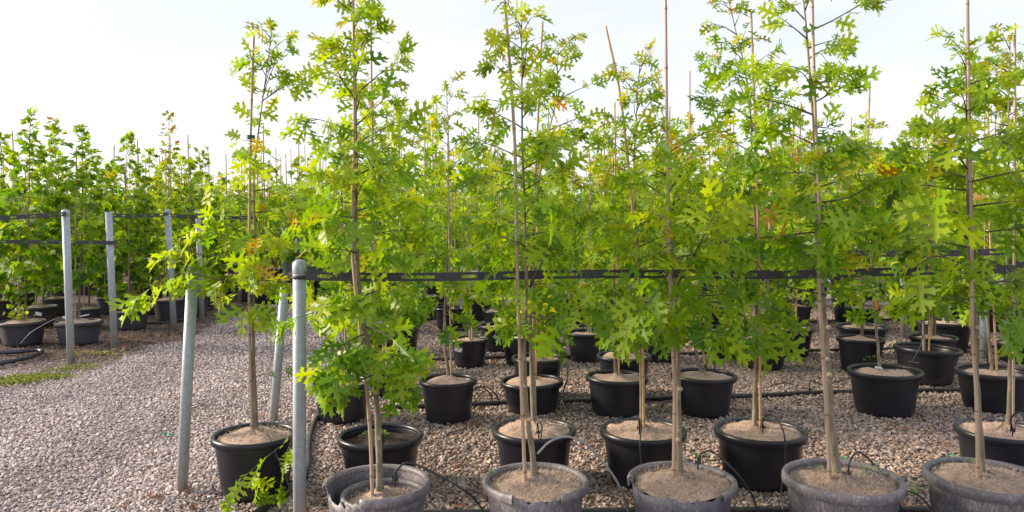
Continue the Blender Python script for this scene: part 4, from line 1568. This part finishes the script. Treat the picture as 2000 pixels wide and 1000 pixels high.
rg = random.Random(77)
GA, GB, GC = 'staked oaks in the far right rows', 'staked trees in the far left bed', 'staked trees beyond the end of the lane'
occupied = [(o.location.x, o.location.y) for o in COL.objects if o.parent is None and o.name.startswith('potted_') and o.location.y > 1 and o.location.z < .1 and o.get('label') != 'proto']
def free(x, y, d=.62):
    return all((x - a) ** 2 + (y - b) ** 2 > d * d for a, b in occupied)
for Y, dx in ((8.6, .9), (9.7, .95), (11.6, 1.0), (12.7, 1.0), (14.8, 1.15), (16.0, 1.15), (18.5, 1.4), (19.8, 1.4), (22.5, 1.7), (26, 2.0), (31, 2.4), (38, 3.0)):
    x = -1.85 + rg.uniform(0, .4)
    while x < .70 * Y + .9:
        xx, yy = x + rg.uniform(-.12, .12), Y + rg.uniform(-.15, .15)
        if free(xx, yy):
            place('oak', xx, yy, 'young staked oak in a black pot in the far rows behind the front oaks', GA, rg)
            occupied.append((xx, yy))
        x += dx
for Y, dx in ((10.6, .95), (11.9, 1.0), (13.4, 1.05), (15, 1.1), (17, 1.3), (19.5, 1.5), (22.5, 1.8), (26, 2.1), (31, 2.5), (38, 3.2)):
    x = -5.55 - rg.uniform(0, .3)
    while x > -(.70 * Y + .9):
        xx, yy = x + rg.uniform(-.12, .12), Y + rg.uniform(-.15, .15)
        if free(xx, yy):
            sp = 'maple' if rg.random() < .72 else 'pear'
            place(sp, xx, yy, 'young staked broadleaf tree in a dark pot deep in the left bed', GB, rg)
            occupied.append((xx, yy))
        x -= dx
for Y, dx in ((13.6, .7), (14.6, .75), (15.8, .8), (17.2, .9), (19, 1.0), (21.5, 1.1), (24, 1.2), (28, 1.4)):
    for k in range(4):
        xx, yy = -5.6 - k * dx + rg.uniform(-.12, .12), Y + rg.uniform(-.15, .15)
        if free(xx, yy, .6):
            place('maple' if rg.random() < .8 else 'pear', xx, yy, 'young staked broadleaf tree in a dark pot deep in the left bed', GB, rg)
            occupied.append((xx, yy))
for Y in (15.4, 16.3, 17.4, 18.6, 20, 22, 25, 30):
    x = -5.0
    while x < -2.0:
        place(rg.choice(('maple', 'oak', 'oak')), x + rg.uniform(-.1, .1), Y + rg.uniform(-.2, .2), 'young staked tree standing beyond the far end of the gravel lane', GC, rg)
        x += .70 + Y * .006

def far_belt():
    r = np.random.default_rng(21)
    lv = []
    for i in range(15000):
        Y = r.uniform(44, 56)
        x = r.uniform(-.74, .74) * Y
        top = 2.55 + .35 * math.sin(x * .9 + Y) + .25 * math.sin(x * 2.3)
        z = top * (1 - r.random() ** 1.6 * .95)
        d = unit(r.normal(0, 1, 3))
        nr = unit(np.cross(d, r.normal(0, 1, 3)))
        lv.append((np.array((x, Y, z)), d, nr, r.uniform(.30, .55), float(r.uniform(.2, .9)), 0.0, i))
    o = link('distant_tree_rows', leaves_mesh('distant_tree_rows', 'maple_far', M['maple_leaf'], lv))
    o['kind'] = 'stuff'
    o['label'] = 'far off nursery rows reading as one green band along the horizon'
far_belt()

# bare spare canes far off
for i in range(16):
    px = (520, 545, 560, 573, 590, 610, 627, 640, 1540, 1548, 1655, 1668, 1680, 1150, 1360, 785)[i]
    Y = rg.uniform(17, 22)
    top = at(px, rg.uniform(285, 330), Y)
    mb = MB()
    q = np.linspace(0, 1, 12)
    mb.tube(np.stack([q * rg.uniform(-.1, .1), q * 0, q * top[2]], 1), .013, 6)
    o = mb.build('bamboo_cane', M['bamboo'], loc=(top[0], Y, 0))
    tag(o, 'bare bamboo cane poking above the far rows of young trees', 'cane', 'bare canes above the far rows')

# ------------------------------------------------------------------ far pines at the right
def pine(px, Y, hpx, wid, seed, label):
    r = np.random.default_rng(seed)
    base = np.array(((px - 1000) / F * Y, Y, 0))
    H = at(px, hpx, Y)[2]
    root = empty('pine_tree', base, label, 'tree', 'dark pines on the right horizon')
    mb = MB()
    z = np.linspace(0, H * .95, 8)
    stem = np.stack([r.normal(0, .12, 8), r.normal(0, .12, 8), z], 1)
    mb.tube(stem, np.linspace(.24, .05, 8), 7)
    V, Fc = [], []
    for i in range(26):
        h = H * r.uniform(.42, 1.0)
        a = r.uniform(0, 6.28)
        R = wid * (.35 + .9 * (1 - abs(h / H - .7) / .4)) * r.uniform(.35, 1.0)
        c = np.array((R * math.cos(a), R * math.sin(a), h + R * .25))
        mb.tube([(0, 0, h - .2), c * (1, 1, 0) * .5 + UP * (h + .05), c], [.07, .05, .02], 4)
        for q in range(90):
            p = c + r.normal(0, 1, 3) * np.array((.55, .55, .26))
            d = unit(r.normal(0, 1, 3) + UP * .4)
            s = unit(np.cross(d, r.normal(0, 1, 3)))
            L = r.uniform(.15, .34)
            o = len(V)
            V += [p - s * L * .16, p + s * L * .16, p + d * L]
            Fc.append((o, o + 1, o + 2))
    mb.build('trunk', M['maple_bark'], root)
    nb = MB()
    nb.add(V, Fc)
    cr_ = nb.build('crown', M['pine'], root, smooth=False)
for i, (px, Y, hp, wd) in enumerate(((1545, 62, 285, 1.5), (1580, 60, 278, 1.7), (1655, 64, 288, 1.5), (1690, 60, 296, 1.6), (1725, 66, 305, 1.3), (1610, 70, 312, 1.4), (1510, 66, 312, 1.3))):
    pine(px, Y, hp, wd, 900 + i, 'dark distant pine showing between the oak crowns on the right horizon')

# ------------------------------------------------------------------ drip tubes
drip('black drip tube arching from the nested torn pot down to the right', [(772, 938, 3.92), (776, 918, 3.90), (800, 904, 3.86), (860, 930, 3.86), (920, 968, 3.92), (948, 1004, 4.1)], .0055)
drip('pale grey tube arching high between the front torn pots', [(1050, 886, 3.82), (1075, 862, 3.8), (1110, 853, 3.8), (1150, 872, 3.82), (1190, 918, 3.88), (1215, 960, 3.98), (1228, 1003, 4.1)], .006, 'grey_tube', False)
drip('black drip tube leaving the pot with the widest rim gap', [(1363, 905, 3.98), (1368, 888, 3.96), (1390, 882, 3.92), (1430, 915, 3.92), (1465, 960, 3.98), (1482, 1000, 4.1)], .0052)
drip('black drip tube looping up from the weedy dusty pot', [(1657, 930, 3.95), (1660, 900, 3.95), (1678, 883, 3.98), (1705, 905, 4.05), (1712, 925, 4.2)], .0055)
drip('black drip tube dropping right of the weedy dusty pot', [(1738, 955, 3.95), (1752, 975, 3.95), (1764, 1000, 4.0)], .0055, 'hose', False)
drip('black drip tube curving into the far right front pot', [(1765, 957, 4.2), (1790, 965, 4.2), (1812, 985, 4.2), (1822, 1002, 4.2)], .005, 'hose', False)
drip('black tube hanging down the front of the golden-caned centre pot', [(1249, 838, 4.72), (1248, 818, 4.68), (1252, 830, 4.56), (1250, 870, 4.50), (1253, 910, 4.50)], .0052)
drip('black tube arching over the front of the pot with the upright golden cane', [(1490, 836, 4.75), (1492, 816, 4.70), (1510, 812, 4.58), (1530, 842, 4.46), (1534, 900, 4.46), (1526, 960, 4.46), (1530, 1000, 4.4)], .0052)
drip('black tube by the torn fibre mat in the second row', [(1052, 846, 4.78), (1050, 826, 4.75), (1058, 832, 4.68), (1056, 858, 4.62)], .0052)
drip('black tube from the lane-side pot down behind the sprig', [(515, 862, 4.72), (522, 850, 4.70), (535, 880, 4.60), (556, 925, 4.55), (572, 975, 4.5)], .005)
drip('black tube looping on the gravel right of the mounded-mat pot', [(925, 762, 6.5), (940, 755, 6.6), (958, 770, 6.75), (962, 786, 6.8)], .006, 'hose', False)
drip('second black loop on the gravel right of the mounded-mat pot', [(928, 756, 6.6), (950, 756, 6.7), (966, 768, 6.9), (975, 784, 6.95)], .006, 'hose', False)
drip('black tube arching over the glossy third-row pot', [(1378, 718, 6.3), (1384, 702, 6.3), (1394, 708, 6.3), (1396, 722, 6.3)], .006)
drip('black tube from the low fourth-row pot', [(1060, 700, 7.2), (1070, 685, 7.2), (1100, 700, 6.9), (1108, 735, 6.85), (1100, 765, 6.85)], .006, 'hose', False)
drip('black tube lying on the gravel left of the orange-tagged oak', [(1500, 756, 7.6), (1530, 748, 7.55), (1550, 752, 7.5), (1556, 762, 7.45)], .006, 'hose', False)
drip('black tube joining the thick pipe left of the orange-tagged oak', [(1582, 770, 7.3), (1583, 744, 7.3), (1610, 752, 7.4), (1640, 744, 7.4), (1668, 734, 7.35)], .006, 'hose', False)
drip('black tube arching out of the tilted black pot', [(1800, 665, 7.6), (1803, 655, 7.6), (1796, 680, 7.35), (1780, 708, 7.25)], .006, 'hose', False)
drip('black tube behind the crooked pruned stem', [(1930, 715, 6.75), (1926, 690, 6.75), (1912, 686, 6.75), (1896, 705, 6.7)], .006)
drip('black tube over the rim at the right frame edge', [(1978, 842, 4.72), (1975, 818, 4.68), (1990, 806, 4.6), (2010, 830, 4.5)], .0055)
drip('thin pale tube looping down the left-edge charcoal pot', [(110, 622, 9.6), (90, 632, 9.6), (60, 650, 9.6), (40, 672, 9.6)], .006, 'blue_hose', False)

# ------------------------------------------------------------------ small things on the ground and in the pots
def scrap(label, px, py, w, mat, seed, z=.02):
    r = np.random.default_rng(seed)
    g = ground(px, py, z)
    mb = MB()
    n = 7
    V = []
    for i in range(n):
        t = i / (n - 1) - .5
        for s in (-1, 1):
            V.append((t * w, s * .009 * (1 + .4 * math.sin(i * 2)) + .012 * math.sin(i), .006 + .012 * math.sin(i * 1.7 + seed) + .003 * s))
    mb.add(V, [(2 * i, 2 * i + 1, 2 * i + 3, 2 * i + 2) for i in range(n - 1)])
    o = mb.build('tie_tape_scrap', M[mat], loc=g)
    tag(o, label, 'tape scrap', 'green tape scraps on the gravel')
scrap('green tape scrap lying on the lane left of the leaning post', 327, 850, .10, 'green_tape', 1)
scrap('small green tape scrap behind the weedy dusty pot', 1650, 897, .05, 'green_tape', 2)
scrap('small green tape scrap right of the gravel gap before the far right pot', 1862, 893, .05, 'green_tape', 3)

def weeds(root_name, px, py, Y, n, spread, seed, label):
    r = np.random.default_rng(seed)
    o = at(px, py, Y)
    mb = MB()
    for _ in range(n):
        p = np.array((r.normal(0, spread), r.normal(0, spread * .6), 0))
        hgt = r.uniform(.015, .05)
        q = p + np.array((r.normal(0, .01), r.normal(0, .01), hgt))
        mb.tube([p, q], [.0012, .0008], 3)
        for k in range(4):
            a = r.uniform(0, 6.28)
            d = np.array((math.cos(a), math.sin(a), r.uniform(-.1, .7)))
            s = np.array((-math.sin(a), math.cos(a), 0)) * .006
            L = r.uniform(.012, .024)
            mb.add([q, q + d * L * .5 + s, q + d * L, q + d * L * .5 - s], [(0, 1, 2, 3)])
    ob = mb.build('weed', M['weed'], loc=o, smooth=False)
    tag(ob, label, 'weed', 'small weeds in and between the pots')
weeds('weed', 1700, 925, 3.97, 9, .035, 1, 'green weed in the dusty pot right of the tall pruned stem')
weeds('weed', 1612, 930, 3.93, 5, .02, 2, 'green weed in the dusty pot left of the tall pruned stem')
weeds('weed', 1362, 900, 3.98, 7, .03, 3, 'green weed beside the stem in the pot with the widest rim gap')
weeds('weed', 752, 855, 4.78, 6, .02, 4, 'green seedling in the dark-soil pot')
weeds('weed', 722, 852, 4.74, 4, .015, 8, 'second green seedling in the dark-soil pot, left one')
weeds('weed', 1902, 915, 3.95, 8, .02, 5, 'green weed left of the crooked stem in the far right pot')
weeds('weed', 1770, 968, 4.35, 16, .07, 6, 'weeds growing in the gravel between the two dusty right pots')
weeds('weed', 970, 938, 3.75, 2, .01, 7, 'tiny seedling in the pot with a gap in its front rim')
weeds('weed', 1695, 706, 6.45, 6, .025, 9, 'weed at the foot of the leaning orange-tagged oak')
weeds('weed', 1915, 705, 6.5, 6, .025, 10, 'weed in the pot behind the crooked stem')

def litter():
    r = np.random.default_rng(9)
    lv = []
    spots = [(905, 985, .35, 26), (700, 990, .3, 10), (1780, 985, .3, 18), (360, 972, .2, 14), (1210, 985, .3, 18), (1480, 905, .6, 20), (900, 830, .5, 26), (330, 650, .5, 60), (240, 668, .4, 50), (120, 690, .5, 40), (1640, 850, .9, 40), (1250, 700, 1.6, 60), (1600, 700, 1.6, 60), (640, 780, .5, 14), (415, 690, .5, 10)]
    for px, py, sp, n in spots:
        g = ground(px, py, .018)
        for _ in range(n):
            p = g + np.array((r.normal(0, sp), r.normal(0, sp), r.uniform(0, .012)))
            a = r.uniform(0, 6.28)
            d = unit(np.array((math.cos(a), math.sin(a), r.normal(0, .25))))
            nr = unit(UP + r.normal(0, .4, 3))
            nr = unit(nr - d * np.dot(nr, d))
            lv.append((p, d, nr, r.uniform(.04, .085), 0, 0, int(r.integers(0, 9))))
    o = link('leaf_litter', leaves_mesh('leaf_litter', 'oak_lo', M['litter'], lv))
    o['kind'] = 'stuff'
    o['label'] = 'brown dead leaves scattered on the gravel'
litter()

def moss():
    r = np.random.default_rng(3)
    mb = MB()
    for (px, py, sx, sy, n) in ((15, 744, .16, .045, 900), (80, 735, .16, .035, 700), (-50, 750, .2, .05, 500), (165, 716, .10, .05, 120), (120, 722, .12, .04, 90), (190, 690, .22, .05, 130)):
        g = ground(px, py, .008)
        for _ in range(n):
            p = g + np.array((r.normal(0, sx), r.normal(0, sy) * 1.6, r.uniform(0, .012)))
            a = r.uniform(0, 6.28)
            s = r.uniform(.008, .020)
            h_ = r.uniform(.006, .016)
            c = [p + s * np.array((math.cos(a + k * 2.09), math.sin(a + k * 2.09), 0)) for k in range(3)]
            mb.add(c + [p + UP * h_], [(0, 1, 3), (1, 2, 3), (2, 0, 3)])
    o = mb.build('moss', M['moss'], smooth=False)
    o['kind'] = 'stuff'
    o['label'] = 'yellow green moss along the left edge of the lane'
moss()

# labels that say which one, for the copies and other repeats
ORD = ['nearest'] + [w + ' nearest' for w in ('second third fourth fifth sixth seventh eighth ninth tenth eleventh twelfth thirteenth fourteenth fifteenth sixteenth seventeenth '
       'eighteenth nineteenth twentieth twenty-first twenty-second twenty-third twenty-fourth twenty-fifth twenty-sixth twenty-seventh twenty-eighth twenty-ninth thirtieth').split()]
for _t, _d in (('thirty', 'thirty'), ('forty', 'fortieth'), ('fifty', 'fiftieth')):
    if _t != 'thirty':
        ORD.append(_d + ' nearest')
    ORD += [f'{_t}-{w} nearest' for w in 'first second third fourth fifth sixth seventh eighth ninth'.split()]
POS = ['leftmost'] + [w.split()[0] + ' from the left' for w in ORD[1:]]

def screen_x(o):
    return 1000 + F * o.location.x / o.location.y

def by_bin(group, key, fmt):
    bins = {}
    for o in COL.objects:
        if o.parent is None and o.get('group') == group:
            bins.setdefault(key(o), []).append(o)
    for k, lst in bins.items():
        lst.sort(key=lambda o: (o.location.x / o.location.y if k is None else o.location.y))
        for i, o in enumerate(lst):
            o['label'] = fmt(k, i)

STEMS = ((492, 'oak with the hanging sprig'), (703, 'oak in the nested torn pot'), (1014, 'oak by the pale tube'), (1240, 'left-leaning golden cane'), (1316, 'green-taped oak'),
         (1477, 'upright golden cane'), (1603, 'tall pruned oak'), (1890, 'crooked-stemmed oak'))
def near_stem(o):
    x = screen_x(o)
    a, n = min(STEMS, key=lambda q: abs(q[0] - x))
    return (n, 'left' if x < a else 'right')
by_bin(GA, near_stem, lambda k, i: f'{ORD[i]} far-row oak behind and {k[1]} of the {k[0]}')
by_bin(GC, lambda o: 'left' if screen_x(o) < 492 else 'right', lambda k, i: f'{ORD[i]} staked tree past the lane end, {k} of the stem with the sprig')
GAPS = ((128, 'left of the first left post'), (212, 'between the first and second left posts'), (327, 'between the second and third left posts'), (386, 'between the third and fourth left posts'), (9999, 'right of the fourth left post'))
by_bin(GB, lambda o: next(n for x, n in GAPS if screen_x(o) < x), lambda k, i: f'{ORD[i]} broadleaf tree deep in the left bed, {k}')
by_bin('bare canes above the far rows', lambda o: None, lambda k, i: f'{POS[i]} bare bamboo cane poking above the far rows')
by_bin('dark pines on the right horizon', lambda o: None, lambda k, i: f'{POS[i]} dark pine between the oak crowns on the horizon')

for me in list(bpy.data.meshes):
    if me.users == 0:
        bpy.data.meshes.remove(me)
